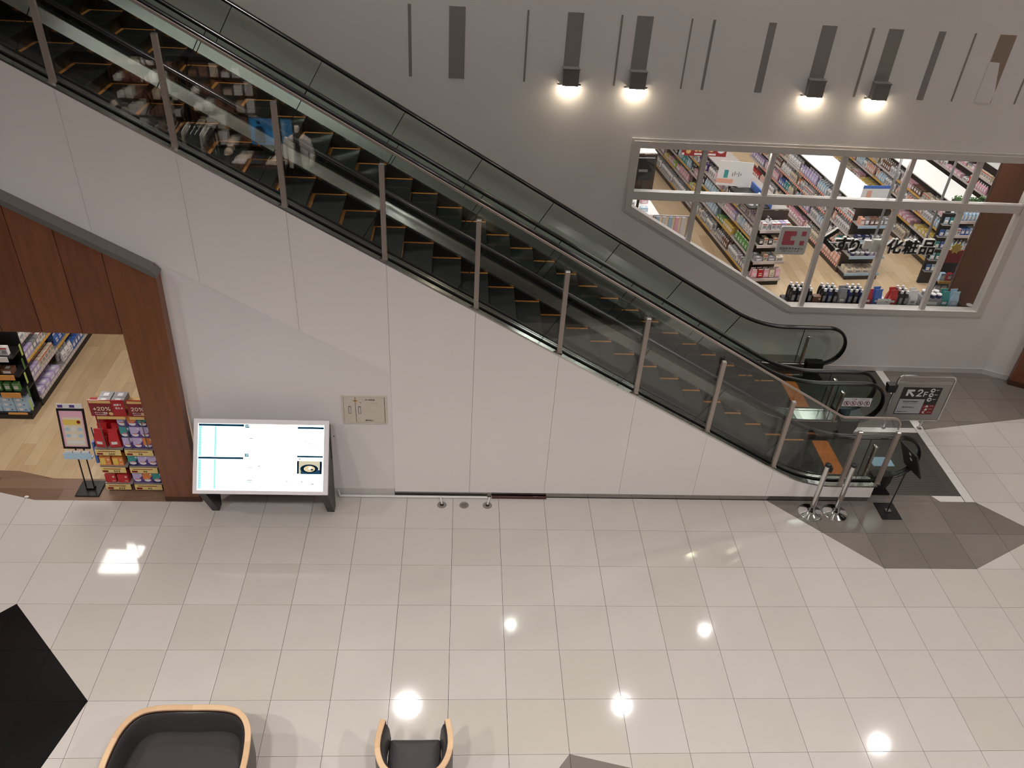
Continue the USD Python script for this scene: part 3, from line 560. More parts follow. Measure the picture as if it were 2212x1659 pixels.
obj('small_text', cat([ext(sbox(.205, .735 - .085 * k - .012 * j, .205 + (.055, .04)[j], .739 - .085 * k - .012 * j), .0008, 'xz', -.0095) for k in range(3) for j in range(2)] + [ext(sbox(.205, .437 - .06 * k, .265, .4415 - .06 * k), .0008, 'xz', -.0108) for k in range(3)]), 'print_white', pr)
for x in (-.37, .20): 
    obj('leg', cyl((x, 0.0, .004), (x, 0, .165), .017, 14), 'chrome', sg, smooth=40); obj('foot_ring', lathe([(0, .001), (.036, .001), (.036, .006), (.02, .01), (0, .01)], 18, (x, 0, 0)), 'grey_metal', sg)
obj('leaflet_holder', trimesh.convex.convex_hull(np.vstack([bx(-.57, -.43, -.05, .05, .80, .83).vertices, bx(-.56, -.44, -.05, .02, .70, .72).vertices])), 'black_plastic', sg)

# black menu stand seen edge on
ms = thing('menu_stand', 'black menu stand on a square base, seen edge-on at the end of the near escalator', 'sign stand', (5.86, .40, 0))
obj('base', rbx(-.135, .135, -.155, .155, 0.0, .016, .006), 'black_plastic', ms); obj('base_socket', rbx(-.04, .04, -.03, .03, .012, .035, .008), 'grey_metal', ms)
for k in (-.025, .025): obj('rod', cyl((-.01 + k * .6, k, .02), (.045 + k, .045 + k, .70), .007, 8), 'black_plastic', ms)
PM = trimesh.transformations.rotation_matrix(math.radians(103), (0, 0, 1)) @ trimesh.transformations.rotation_matrix(math.radians(-28), (1, 0, 0))
def pnl(m): m = m.copy(); m.apply_transform(PM); m.apply_translation((.06, .08, .86)); return m
obj('board', pnl(rbx(-.165, .165, -.014, .014, -.24, .24, .008)), 'black_plastic', ms)
for zz in (.17, .06): obj('label', pnl(bx(-.05, -.012, .0142, .0152, zz - .03, zz + .02)), 'paper', ms)
obj('card', pnl(bx(-.14, .14, -.0152, -.0142, -.2, .2)), 'paper', ms)

# prohibition notice on the glass of the near escalator's far side
pn = thing('prohibition_sign', 'white notice with four red prohibition circles on the escalator glass', 'notice', (5.855, 1.988, .645))
obj('plate', bx(-.212, .212, -.004, 0, -.075, .075), 'print_white', pn)
rings, figs = [], []
for k in range(4):
    c = shapely.Point(-.153 + .102 * k, -.018); r_ = c.buffer(.043).difference(c.buffer(.035)); d_ = affinity.rotate(sbox(c.x - .037, c.y - .004, c.x + .037, c.y + .004), -45, origin=c)
    rings.append(ext(r_.union(d_), .001, 'xz', -.0062)); g = shapely.Point(c.x + .004, c.y + .018).buffer(.007).union(affinity.rotate(sbox(c.x - .005, c.y - .022, c.x + .006, c.y + .010), (20, -25, 30, -15)[k], origin=c)).union(affinity.rotate(sbox(c.x - .018, c.y - .006, c.x + .018, c.y), (35, -30, 10, 50)[k], origin=c)); figs.append(ext(g, .001, 'xz', -.0052))
obj('prohibition_ring', cat(rings), 'print_red', pn); obj('pictogram', cat(figs), 'ink', pn)
obj('lettering', cat([stand_up(fit(text('ご注意', .016, .001, jp=True), .07), -.09, .042, -.0045), stand_up(fit(text('ベビーカー禁止 駆け上がり禁止', .014, .001, jp=True), .19), -.01, .044, -.0045)]), 'print_red', pn)
fs_ = thing('floor_sticker', 'pale green-grey sticker on the landing plate of the near escalator', 'sticker', (6.2, 1.42, .001)); obj('sheet', bx(-.16, .16, -.1, .1, 0, .0015), 'rail_blue', fs_)

# ------------------------------------------------------------------ seats
def usec(w, z0, z1): return [(-w / 2, z0), (w / 2, z0), (w / 2, z1), (-w / 2, z1)]
def spline(P, n):
    from scipy.interpolate import CubicSpline
    P = np.array(P, float); t = np.r_[0, np.cumsum(np.linalg.norm(np.diff(P, axis=0), axis=1))]; c = CubicSpline(t, P); return c(np.linspace(0, t[-1], n))
def tub(name, label, loc, curve, seat, legs, zt, rotz=0, zseat=.42):
    """Tub chair: a U shaped upholstered shell with a wooden cap rail."""
    t = thing(name, label, 'chair' if 'arm' in name else 'sofa', loc, rotz)
    C = spline(curve, 60); C3 = np.c_[C, np.full(len(C), zt)]
    rs = [(-.026, -.020), (.026, -.020), (.026, -.004), (.021, .0), (-.021, .0), (-.026, -.004)]
    n = len(C3); parts = [(0, 12), (12, 30), (30, 48), (48, 60)] 
    for a, b in parts: obj('cap_rail', sweep(C3[a:min(b + 1, n)], rs, up=(0, 0, 1)), 'beech' if a in (0, 30) else 'beech_b', t, smooth=30)
    D = np.c_[C * np.array([.985, .985]), np.full(n, zt - .02)]
    obj('shell', sweep(D, [(-.030, -.40), (.012, -.40), (.024, -.02), (.024, -.001), (-.024, -.001), (-.028, -.02)], up=(0, 0, 1)), 'shell_brown', t, smooth=30)
    ctr = C.mean(0); I = C - (C - ctr) / np.linalg.norm(C - ctr, axis=1, keepdims=True) * .034
    obj('back_cushion', sweep(np.c_[I, np.full(n, zt - .03)], [(-.028, -.36), (.030, -.36), (.046, -.24), (.034, -.08), (.014, -.012), (-.010, -.004), (-.022, -.02)], up=(0, 0, 1)), 'leather', t, smooth=60)
    x0, x1, y0, y1 = seat
    seatp = Polygon([tuple(p) for p in I]).buffer(-.012).intersection(sbox(x0 - .2, y0, x1 + .2, y1)).intersection(sbox(x0, -1, x1, 1)).buffer(-.03).buffer(.03)
    lay, prev = [], None
    ring0 = np.array(seatp.exterior.segmentize(.03).coords)[:-1]; cc = ring0.mean(0); rows = []
    for ins, dz in ((.0, -.13), (.0, -.03), (.008, -.012), (.022, .0), (.06, .008), (.12, .012), (.2, .014)):
        d_ = cc - ring0; l_ = np.linalg.norm(d_, axis=1, keepdims=True); q_ = ring0 + d_ / l_ * np.minimum(ins, l_ * .9); rows.append(np.c_[q_, np.full(len(q_), zseat + dz)])
    k_ = len(ring0); V_ = np.vstack(rows + [np.array([[cc[0], cc[1], zseat + .016]])]); F_ = []
    for i in range(len(rows) - 1):
        for j in range(k_): w_ = (j + 1) % k_; F_ += [[i * k_ + j, i * k_ + w_, (i + 1) * k_ + w_], [i * k_ + j, (i + 1) * k_ + w_, (i + 1) * k_ + j]]
    for j in range(k_): F_.append([(len(rows) - 1) * k_ + j, (len(rows) - 1) * k_ + (j + 1) % k_, len(V_) - 1])
    sm = trimesh.Trimesh(V_, F_, process=False); sm.fix_normals()
    obj('seat_cushion', sm, 'leather', t, smooth=50)
    obj('seat_frame', bx(x0 + .05, x1 - .05, max(y0, -.2) + .02, y1 - .1, zseat - .17, zseat - .131), 'shell_brown', t)
    for (a, b, c, d) in legs: obj('leg', cyl((a, b, zseat - .15), (c, d, .0), .022, 12, .014), 'beech_b', t, smooth=40)
    return t
tub('armchair', 'low tub armchair with black leather seat and pale wood rail, facing the wall', (-.295, -3.30, 0), [(.293, .265), (.318, .14), (.325, .02), (.300, -.10), (.225, -.215), (.11, -.262), (0, -.272), (-.11, -.262), (-.225, -.215), (-.300, -.10), (-.325, .02), (-.318, .14), (-.293, .265)],
    (-.24, .24, -.30, .235), [(.2, .2, .25, .25), (-.2, .2, -.25, .25), (.2, -.18, .25, -.24), (-.2, -.18, -.25, -.24)], .68)
tub('sofa', 'black leather tub sofa with pale wood rail, its back to the wall', (-2.33, -3.30, 0), [(-.560, -.42), (-.590, -.20), (-.580, .02), (-.545, .18), (-.44, .32), (-.28, .366), (0, .372), (.28, .366), (.44, .32), (.545, .18), (.580, .02), (.590, -.20), (.560, -.42)],
    (-.56, .56, -.40, .40), [(.45, .15, .5, .25), (-.45, .15, -.5, .25), (.45, -.35, .5, -.4), (-.45, -.35, -.5, -.4)], .72, zseat=.44)

# ------------------------------------------------------------------ goods for the shops: one of each kind and colour, the others are copies
def good_parts(kind, col):
    c = 'good_' + col; alt = 'good_white' if col not in ('white', 'cream') else 'good_grey'
    if kind == 'bottle': return [('body', lathe([(0, 0), (.030, 0), (.034, .01), (.034, .12), (.026, .145), (.012, .155), (0, .155)], 12), c), ('cap', lathe([(0, .153), (.016, .153), (.016, .185), (0, .186)], 10), alt), ('label', bx(-.02, .02, -.0355, -.03, .035, .105), alt)]
    if kind == 'pump_bottle': return [('body', lathe([(0, 0), (.036, 0), (.038, .01), (.038, .14), (.02, .165), (0, .165)], 12), c), ('pump', cat([cyl((0, 0, .16), (0, 0, .215), .007, 8), bx(-.012, .012, -.04, .012, .205, .22), cyl((0, 0, .16), (0, 0, .178), .017, 10)]), alt), ('label', bx(-.022, .022, -.0395, -.03, .03, .115), alt)]
    if kind == 'carton': return [('box', bx(-.040, .040, -.03, .03, 0, .13), c), ('front_panel', bx(-.030, .030, -.0312, -.03, .03, .085), alt), ('band', bx(-.040, .040, -.031, -.03, .1, .118), 'good_grey' if alt == 'good_white' else 'good_red')]
    if kind == 'flat_box': return [('box', bx(-.075, .075, -.055, .055, 0, .075), c), ('front_panel', bx(-.05, .05, -.0562, -.055, .012, .05), alt), ('lid_mark', bx(-.03, .03, -.03, .03, .075, .0756), alt)]
    if kind == 'pouch': return [('bag', trimesh.convex.convex_hull(np.array([(x, y, z) for x, y, z in [(-.05, -.022, .01), (.05, -.022, .01), (-.05, .022, .01), (.05, .022, .01), (-.056, 0, 0), (.056, 0, 0), (-.05, -.025, .08), (.05, -.025, .08), (-.05, .02, .08), (.05, .02, .08), (-.048, 0, .17), (.048, 0, .17)]])), c), ('header', bx(-.048, .048, -.003, .003, .168, .19), alt), ('print', trimesh.convex.convex_hull(np.array([(-.034, -.0262, .05), (.034, -.0262, .05), (.03, -.0215, .105), (-.03, -.0215, .105), (-.034, -.02, .05), (.034, -.02, .05)])), alt)]
    if kind == 'blister': return [('card', bx(-.045, .045, -.003, .003, 0, .15), c), ('bubble', rbx(-.030, .030, -.022, .0, .02, .085, .008), alt)]
    if kind == 'tall_bottle': return [('body', lathe([(0, 0), (.034, 0), (.038, .012), (.038, .17), (.026, .21), (.018, .22), (0, .22)], 12), c), ('cap', lathe([(0, .218), (.022, .218), (.022, .262), (0, .264)], 12), alt), ('label', bx(-.022, .022, -.0395, -.03, .05, .15), 'good_grey')]
    if kind == 'big_bag': return [('bag', trimesh.convex.convex_hull(np.array([(x, y, z) for x, y, z in [(-.065, -.03, .01), (.065, -.03, .01), (-.065, .03, .01), (.065, .03, .01), (-.072, 0, 0), (.072, 0, 0), (-.066, -.034, .12), (.06, -.036, .13), (-.06, .03, .12), (.066, .03, .12), (-.055, -.01, .22), (.05, -.005, .24), (-.03, .01, .25)]])), c), ('fold', trimesh.convex.convex_hull(np.array([(-.05, -.012, .2), (.045, -.012, .22), (-.06, .012, .27), (.06, .012, .28), (-.06, .004, .27), (.06, .004, .28)])), c), ('print', bx(-.04, .03, -.0365, -.02, .06, .10), alt)]
    if kind == 'gift_box': return [('box', bx(-.066, .066, -.05, .05, 0, .135), c), ('side_panel', bx(-.060, .0, -.0512, -.05, .012, .12), 'good_yellow' if col == 'orange' else c), ('seal', ext(shapely.Point(.038, .095).buffer(.014), .0015, 'xz', -.0515), 'good_cream'), ('strip', bx(.015, .055, -.0512, -.05, .02, .03), 'good_cream')]
    if kind == 'wide_pack': return [('pack', bx(-.060, .060, -.03, .03, 0, .170), c), ('dark_field', ext(Polygon([(-.06, 0), (.06, 0), (.06, .12), (.02, .07), (-.06, .05)]), .0012, 'xz', -.0312), 'good_purple' if col != 'teal' else 'good_navy'), ('oval', ext(affinity.scale(shapely.Point(-.005, .048).buffer(.03, 8), 1.35, .9), .0012, 'xz', -.0326), 'good_white'), ('wordmark', bx(-.035, .025, -.0334, -.0325, .06, .07), 'good_red'), ('badge', ext(shapely.Point(.042, .14).buffer(.012, 6), .0012, 'xz', -.0314), 'good_white')]
    if kind == 'tub': return [('pot', lathe([(0, 0), (.040, 0), (.043, .055), (0, .055)], 14), c), ('lid', lathe([(0, .055), (.045, .055), (.045, .07), (.042, .074), (0, .074)], 14), alt)]
WIDTH = dict(bottle=.075, pump_bottle=.085, carton=.088, flat_box=.16, pouch=.115, blister=.1, tub=.095, tall_bottle=.083, big_bag=.15, gift_box=.14, wide_pack=.124); DEEP = dict(bottle=.075, pump_bottle=.085, carton=.07, flat_box=.12, pouch=.06, blister=.05, tub=.095, tall_bottle=.08, big_bag=.08, gift_box=.11, wide_pack=.07)
NICE = dict(bottle='small bottle', pump_bottle='pump bottle', carton='upright carton', flat_box='flat box', pouch='refill pouch', blister='hanging pack', tub='lidded tub', tall_bottle='tall bottle', big_bag='plump bag', gift_box='small gift box', wide_pack='pack with white oval')
CATS = dict(bottle='bottle', pump_bottle='bottle', carton='box', flat_box='box', pouch='pouch', blister='pack', tub='tub', tall_bottle='bottle', big_bag='bag', gift_box='box', wide_pack='pack')
PLACED = []          # (kind, colour, position, rotz, where)
def put(kind, col, pos, rz, where): PLACED.append((kind, col, (float(pos[0]), float(pos[1]), float(pos[2]) + .0012), float(rz), where))

def rot2(a, u, v): c, s = math.cos(math.radians(a)), math.sin(math.radians(a)); return c * u - s * v, s * u + c * v
def gondola(name, label, org, ang, width, length, where, themes, rails, levels=(.14, .48, .80, 1.10), top=1.45, cap_themes=None, right=False, mat='gondola_dark', top_mat='gondola_top', rng=rng, back='gondola_back', rows=2, cap_rail='rail_white'):
    """Shop shelving that runs away from the viewer. Left face looks to -u (right=True: the right face carries the goods); the end cap faces -v."""
    t = thing(name, label, 'shelving', (org[0], org[1], 0), ang)
    v0 = .34 if cap_themes else 0.; mid = width / 2
    obj('base', bx(.03, width - .03, v0, length, .0, .12), mat, t)
    obj('back_panel', bx(mid - .02, mid + .02, v0, length, .12, top - .02), back, t)
    obj('end_panel', bx(.04, width - .04, v0 - .015, v0, .0, top - .03), mat, t)
    obj('top_board', bx(.05, width - .05, v0, length, top - .02, top), top_mat, t)
    nsec = max(1, int(round((length - v0) / .95))); L = (length - v0) / nsec
    for i, z in enumerate(levels):
        dep = mid - .02 if i == 0 else mid - .06
        ua, ub = (mid - dep, mid - .02)
        if right: ua, ub = width - ua, width - ub
        ua, ub = min(ua, ub), max(ua, ub)
        for s_ in range(nsec):
            a, b = v0 + s_ * L + .004, v0 + (s_ + 1) * L - .004
            sh = obj('shelf', bx(ua, ub, a, b, z - .022, z), 'gondola_shelf', t)
            rm = rails[(i + s_) % len(rails)] if isinstance(rails, list) else rails
            obj('price_rail', bx((ub if right else ua - .008), (ub + .008 if right else ua), a, b, z - .032, z + .008), rm, sh)
            obj('shelf', bx(width - ub, width - ua, a, b, z - .022, z), 'gondola_shelf', t)
            # goods in runs
            th = themes[(s_ * len(levels) + i * 3) % len(themes)] if not callable(themes) else themes(s_, i)
            v = a + .04
            while v < b - .05:
                k, c = rng.choice(th); n = rng.randrange(2, 6)
                for _ in range(n):
                    if v + WIDTH[k] > b: v = b; break
                    for r_ in range(rows):
                        u = (ua + .014 + DEEP[k] / 2 + r_ * (DEEP[k] + .02)) if not right else (ub - .014 - DEEP[k] / 2 - r_ * (DEEP[k] + .02))
                        if u + DEEP[k] / 2 > ub - .014 and not right or right and u - DEEP[k] / 2 < ua + .014: continue
                        x, y = rot2(ang, u, v + WIDTH[k] / 2); put(k, c, (org[0] + x, org[1] + y, z), ang + (90 if right else -90) + rng.uniform(-3, 3), 'on %s shelf, %s part of the %s' % (('bottom', 'second', 'third', 'top')[i], ('near', 'middle', 'far')[min(2, int(3 * (v - v0) / (length - v0)))], where))
                    v += WIDTH[k] + rng.uniform(.0, .012)
        for s_ in range(nsec + 1):
            if i == 0: obj('upright', bx(mid - .03, mid + .03, v0 + s_ * L - .012 if s_ else v0, v0 + s_ * L + .012 if s_ < nsec else length, .12, top - .021), 'gondola_black', t)
    if cap_themes:
        obj('cap_base', bx(.06, width - .06, .01, v0 - .02, 0, .10), 'gondola_black', t)
        for i, z in enumerate((.14, .50, .84, 1.14)):
            sh = obj('cap_shelf', bx(.03, width - .03, .01 + .02 * i, v0 - .02, z - .02, z), 'gondola_shelf', t)
            obj('price_rail', bx(.03, width - .03, .0 + .02 * i, .01 + .02 * i, z - .05, z + .006), cap_rail, sh)
            th = cap_themes[i % len(cap_themes)]; u = .07
            while u < width - .08:
                k, c = rng.choice(th)
                for r_ in range(2):
                    if u + WIDTH[k] > width - .03: break
                    dd_ = .03 + .02 * i + DEEP[k] / 2 + r_ * (DEEP[k] + .015)
                    if dd_ + DEEP[k] / 2 > v0 - .03: break
                    x, y = rot2(ang, u + WIDTH[k] / 2, dd_); put(k, c, (org[0] + x, org[1] + y, z), ang + rng.uniform(-2, 2), 'on %s shelf at the end of the %s' % (('bottom', 'second', 'third', 'top')[i], where))
                u += WIDTH[k] + .006
    return t
mix = lambda ks, cs: [(k, c) for k in ks for c in cs]
LIGHT = ('white', 'cream', 'pink', 'pale_blue', 'white', 'grey')
TH1 = [mix(('bottle', 'pump_bottle'), ('white', 'cream', 'grey', 'white')), mix(('pouch', 'pump_bottle'), ('white', 'lilac', 'pink')), mix(('carton', 'bottle'), ('pink', 'white', 'lilac', 'black')), mix(('blister', 'pouch'), ('white', 'pale_blue', 'green', 'pink')),
       mix(('bottle', 'tub'), ('white', 'brown', 'grey', 'cream')), mix(('pump_bottle',), ('white', 'purple', 'pink', 'black')), mix(('pouch',), ('pale_blue', 'white', 'teal')), mix(('flat_box', 'carton'), ('green', 'lime', 'pink', 'orange', 'yellow'))]
gondola('shelving_row', 'nearest long shop shelving row behind the window, dark base, left of the logo sign', (5.62, 6.56), 7.2, .70, 6.6, 'logo row', TH1, ['rail_yellow', 'rail_white', 'rail_yellow', 'rail_white'],
        cap_themes=[mix(('pouch',), ('red', 'cream', 'pink')), mix(('flat_box', 'carton'), ('cream', 'grey')), mix(('carton', 'tub'), ('brown', 'black', 'cream')), mix(('pump_bottle', 'carton'), ('lilac', 'pink', 'white'))], top=1.45, top_mat='gondola_shelf')
TH2 = [mix(('bottle', 'pouch'), ('white', 'cream', 'peach')), mix(('pump_bottle', 'bottle'), ('white', 'pale_blue', 'pink', 'grey')), mix(('carton', 'blister'), ('red', 'white', 'pink', 'orange')), mix(('pouch', 'carton'), ('white', 'cream', 'teal', 'blue')), mix(('bottle',), ('white', 'brown', 'cream', 'peach')), mix(('blister', 'pouch'), ('white', 'lilac', 'pale_blue'))]
gondola('shelving_row', 'middle shop shelving row behind the window letters, with red and white price rails', (7.66, 6.92), 5.0, .80, 5.6, 'red rail row', TH2, ['rail_red', 'rail_red', 'rail_white', 'rail_red'],
        cap_themes=[mix(('flat_box',), ('cream', 'cream', 'peach')), mix(('carton', 'tub'), ('grey', 'navy', 'lilac')), mix(('carton', 'flat_box'), ('grey', 'navy', 'white')), mix(('blister', 'carton'), ('brown', 'grey', 'peach'))], cap_rail='rail_blue')
TH3 = [mix(('bottle', 'tub'), ('white', 'grey', 'cream')), mix(('carton', 'bottle'), ('white', 'pink', 'brown', 'cream')), mix(('pump_bottle', 'bottle'), ('white', 'pale_blue', 'peach')), mix(('flat_box', 'carton'), ('pink', 'white', 'yellow', 'cream'))]
gondola('shelving_row', 'right hand shop shelving row with white glowing top, beside the wood column', (9.70, 7.30), 4.0, .80, 5.2, 'column row', TH3, ['rail_yellow', 'rail_white'], cap_themes=[mix(('carton',), ('blue', 'pale_blue', 'white')), mix(('bottle',), ('white', 'pale_blue'))], rows=2)
gondola('shelving_row', 'rearmost shop shelving row seen at the top right of the window, rose coloured', (11.75, 8.6), 4.0, .80, 4.0, 'rose row', [mix(('flat_box', 'bottle'), ('pink', 'red', 'white')), mix(('carton', 'tub'), ('pink', 'white', 'cream'))], 'rail_white', mat='banner_red', rows=1)
gondola('shelving_row', 'far shelving row in the upper left of the shop window, along the left aisle', (3.55, 9.6), 5.0, .7, 4.5, 'far left row', [mix(('bottle', 'carton'), ('white', 'yellow', 'cream')), mix(('flat_box',), ('white', 'lilac'))], 'rail_white', right=True, rows=1)
# low black shelf under the window with bottles, bins and bags
ls = thing('low_shelf', 'long low black shelf full of bottles just inside the shop window', 'shelf', (0, 0, 0))
obj('cabinet', bx(5.30, 8.32, 3.99, 4.28, 0, 1.11), 'gondola_black', ls); obj('front_lip', bx(5.30, 8.32, 3.975, 3.989, .9, 1.15), 'gondola_black', ls); obj('rim', bx(5.30, 8.32, 3.972, 3.99, 1.151, 1.157), 'steel_satin', ls)
WB = 'on the low black shelf inside the window'
def row_on(x0, x1, kind, cols, rows=3, y=4.045, z=1.111):
    x = x0
    while x < x1:
        c = rng.choice(cols)
        for r_ in range(rows): put(kind, c, (x + rng.uniform(-.004, .004), y + r_ * (DEEP[kind] + .012), z), rng.uniform(-6, 6), WB)
        x += WIDTH[kind] + .006
X_ = 5.36
for kind_, cols_, n_, rows_, zz_ in [('tall_bottle', ('black', 'navy', 'black'), 4, 3, 0), ('gift_box', ('brown',), 1, 1, 0), ('tall_bottle', ('black', 'black', 'navy'), 3, 3, 0), ('big_bag', ('grey',), 1, 2, 0), ('tall_bottle', ('black', 'navy'), 3, 3, 0), ('big_bag', ('red',), 1, 2, 0), ('big_bag', ('blue',), 1, 2, 0), ('tub', ('teal', 'white'), 1, 3, 0), ('big_bag', ('red',), 1, 2, 0), ('tall_bottle', ('black',), 2, 3, 0), ('big_bag', ('white',), 1, 2, 0)]:
    for q_ in range(n_):
        X_ += WIDTH[kind_] / 2 + .004; c_ = rng.choice(cols_)
        for r_ in range(rows_): put(kind_, c_, (X_, 4.045 + r_ * (DEEP[kind_] + .012), 1.111), 0, WB)
        X_ += WIDTH[kind_] / 2 + .004
row_on(7.63, 7.85, 'tub', ('white', 'navy', 'grey'), 2, z=1.27)
for x_, c_ in ((7.95, 'teal'), (8.115, 'pale_blue')):
    for r_ in range(2): put('big_bag', c_, (x_, 4.045 + r_ * .092, 1.111), 0, WB)
bn = thing('grey_bin', 'grey tray holding white lidded tubs on the low black shelf', 'tray', (7.72, 4.09, 1.1115)); obj('tray', bx(-.16, .16, -.09, .12, 0, .158), 'good_grey', bn); obj('front_label', bx(-.1, .1, -.0915, -.09, .05, .1), 'good_white', bn)
cd_ = thing('price_card', 'white price card leaning on the front of the low black shelf', 'card', (6.90, 3.965, 1.155)); m = bx(-.11, .11, -.002, .002, 0, .11); obj('card', m, 'paper', cd_); obj('print', bx(.02, .07, -.0026, -.002, .05, .06), 'ink', cd_)

# window logo, letters and the poles they hang from
wp2 = thing('window_logo', 'square white logo sign with red cross-like mark hanging behind the shop window', 'sign', (5.085, 3.90, 2.27))
plate = sbox(-.195, -.195, .195, .195).buffer(.035)
obj('plate', ext(plate, .03, 'xz', -.015), 'logo_white', wp2)
PU = lambda u, v: (-.23 + .46 * u, .23 - .46 * v)
C_ = Polygon([PU(.16, .15), PU(.55, .15), PU(.55, .32), PU(.42, .32), PU(.39, .35), PU(.39, .46), PU(.42, .49), PU(.55, .49), PU(.55, .65), PU(.16, .65), PU(.13, .62), PU(.13, .18)])
obj('mark', cat([ext(p, .004, 'xz', -.019) for p in (C_, Polygon([PU(.73, .15), PU(.88, .15), PU(.88, .31), PU(.73, .31)]), Polygon([PU(.73, .49), PU(.88, .49), PU(.88, .65), PU(.73, .65)]))]), 'logo_red', wp2)
obj('lettering', cat([stand_up(fit(text('ココカラファイン', .036, .002, True, True), .37), *PU(.10, .83), -.0155), stand_up(fit(text('ココロ、カラダ、ゲンキ。', .018, .002, jp=True), .27), *PU(.20, .90), -.0155)]), 'ink', wp2)
for x, z0 in ((4.90, 2.48), (5.255, 2.48)): obj('pole', bx(x - .016, x + .016, 3.93, 3.95, z0, 3.86), 'pole_grey', wp2)
lt = thing('window_letters', 'grey raised Japanese letters and blank blocks hanging behind the shop window', 'sign letters', (0, 3.90, 2.13))
x = 5.50
for chs, xs in (('くすり', (5.52, 5.73, 5.97)), ('化粧品', (6.56, 6.82, 7.09))):
    for c, xx in zip(chs, xs):
        g_ = stand_up(fit(text(c, .19, .05, True, True), .235 if c != 'り' else .15), xx, 0, 0); fat = []
        for dx_, dz_ in ((-.009, 0), (.009, 0), (0, -.008), (0, .008)): q_ = g_.copy(); q_.apply_translation((dx_, 0, dz_)); fat.append(q_)
        obj('letter', cat(fat), 'letter_grey', lt)
obj('blank_block', bx(6.19, 6.30, -.05, 0, .06, .20), 'letter_grey', lt); obj('blank_block', bx(6.32, 6.54, -.05, 0, .01, .22), 'letter_grey', lt)
for x, z0 in ((6.365, .20), (7.185, .20)): obj('pole', bx(x - .016, x + .016, .03, .05, z0, 3.86 - 2.13), 'pole_grey', lt)
obj('back_bar', bx(5.5, 7.34, .005, .028, .10, .125), 'pole_grey', lt)

# other shop things behind the window
wc = thing('wood_column', 'brown wood clad column inside the shop window at its right end', 'column', (8.2, 4.15, 0)); obj('cladding', bx(-.09, .62, .10, .13, 0, 3.86), 'wood_panel_1', wc); obj('edge_strip', bx(-.105, -.0905, .09, .13, 0, 3.86), 'wood_dark', wc); obj('core', bx(-.08, .62, .131, .16, 0, 3.86), 'gondola_black', wc)
dp = thing('round_light', 'small round white lamp at the right end of the low black shelf', 'lamp', (8.345, 3.95, 1.20)); obj('disc', lathe([(0, 0), (.05, 0), (.05, .012), (0, .014)], 20), 'gondola_top', dp); obj('stem', cyl((0, 0, -.01), (0, 0, .002), .02, 10), 'grey_metal', dp)
rb = thing('red_banner', 'red sale banner with pale print above the nearest shelving row', 'banner', (5.0, 9.0, 1.665), 0)
obj('sheet', bx(-.47, .47, -.004, 0, 0, .42), 'banner_red', rb); obj('print', cat([bx(-.20, .25, -.005, -.004, .02, .06), ext(shapely.Point(.35, .16).buffer(.09), .001, 'xz', -.005), bx(-.46, -.41, -.005, -.004, .01, .06)]), 'print_white', rb)
obj('gold_print', cat([ext(shapely.Point(-.33, .09).buffer(.05), .001, 'xz', -.005), ext(shapely.Point(-.36, .2).buffer(.06), .001, 'xz', -.005)] + [bx(-.2 + .08 * k, -.14 + .08 * k, -.005, -.004, .09, .14) for k in range(5)] + [bx(-.2 + .08 * k, -.14 + .08 * k, -.005, -.004, .18, .23) for k in range(5)]), 'gold', rb)
obj('cord', cat([bx(-.4, -.396, -.003, 0, .42, 2.2), bx(.4, .404, -.003, 0, .42, 2.2)]), 'pole_grey', rb)
wbd = thing('white_poster_board', 'white advertising board with a small green glass picture on top of the nearest shelving row', 'poster board', (5.36, 8.0, 1.451), -6)
obj('board', bx(-.30, .36, -.01, 0, 0, .50), 'paper', wbd); obj('picture', cat([bx(-.18, -.10, -.012, -.010, .16, .32)]), 'good_teal', wbd); obj('picture_base', bx(-.30, .02, -.0115, -.010, .05, .14), 'good_peach', wbd); obj('print', cat([bx(-.02 + .04 * k, .0 + .04 * k, -.012, -.010, .2 + .02 * (k % 3), .27 + .03 * (k % 2)) for k in range(5)]), 'good_grey', wbd)
gb = thing('dark_counter_stand', 'dark grey cosmetics stand with a blue edge on the nearest shelving row', 'display stand', (5.62, 7.35, 1.451), 7); obj('tray', bx(-.26, .16, -.45, .5, 0, .03), 'gondola_black', gb); obj('blue_edge', bx(.16, .19, -.45, .5, 0, .16), 'good_blue', gb); obj('white_figure', cat([lathe([(0, .03), (.05, .03), (.03, .12), (.035, .16), (0, .19)], 10, (x_, y_, 0)) for x_, y_ in ((-.16, -.3), (-.02, -.33), (.06, -.1))]), 'good_white', gb)
bp = thing('blue_header_board', 'white board with a blue header on top of the middle shelving row', 'poster board', (8.02, 7.4, 1.451), 5); obj('board', bx(-.28, .28, -.01, 0, 0, .30), 'paper', bp); obj('header', bx(-.28, .28, -.012, -.0, .30, .36), 'good_blue', bp); obj('picture', cat([bx(-.18, -.08, -.0115, -.01, .05, .26)]), 'good_peach', bp)
for (px_, py_, a_, lb) in ((8.08, 7.2, 5, 'long dark planter with trailing green leaves on the middle shelving row'), (10.05, 7.55, 4, 'long dark planter with trailing green leaves on the right hand shelving row')):
    pt = thing('planter', lb, 'planter', (px_, py_, 1.451), a_); obj('trough', bx(-.33, .33, -.06, .06, 0, .07), 'gondola_black', pt)
    lv = []
    for k in range(160):
        q = trimesh.creation.icosphere(subdivisions=0, radius=.022); q.apply_scale((1, .35, .7)); q.apply_transform(trimesh.transformations.random_rotation_matrix(np.array([rng.random() for _ in range(3)]))); q.apply_translation((rng.uniform(-.34, .34), rng.uniform(-.09, .09), .06 + rng.random() * .07)); lv.append(q)
    obj('foliage', cat(lv), 'leaf', pt, kind='stuff')
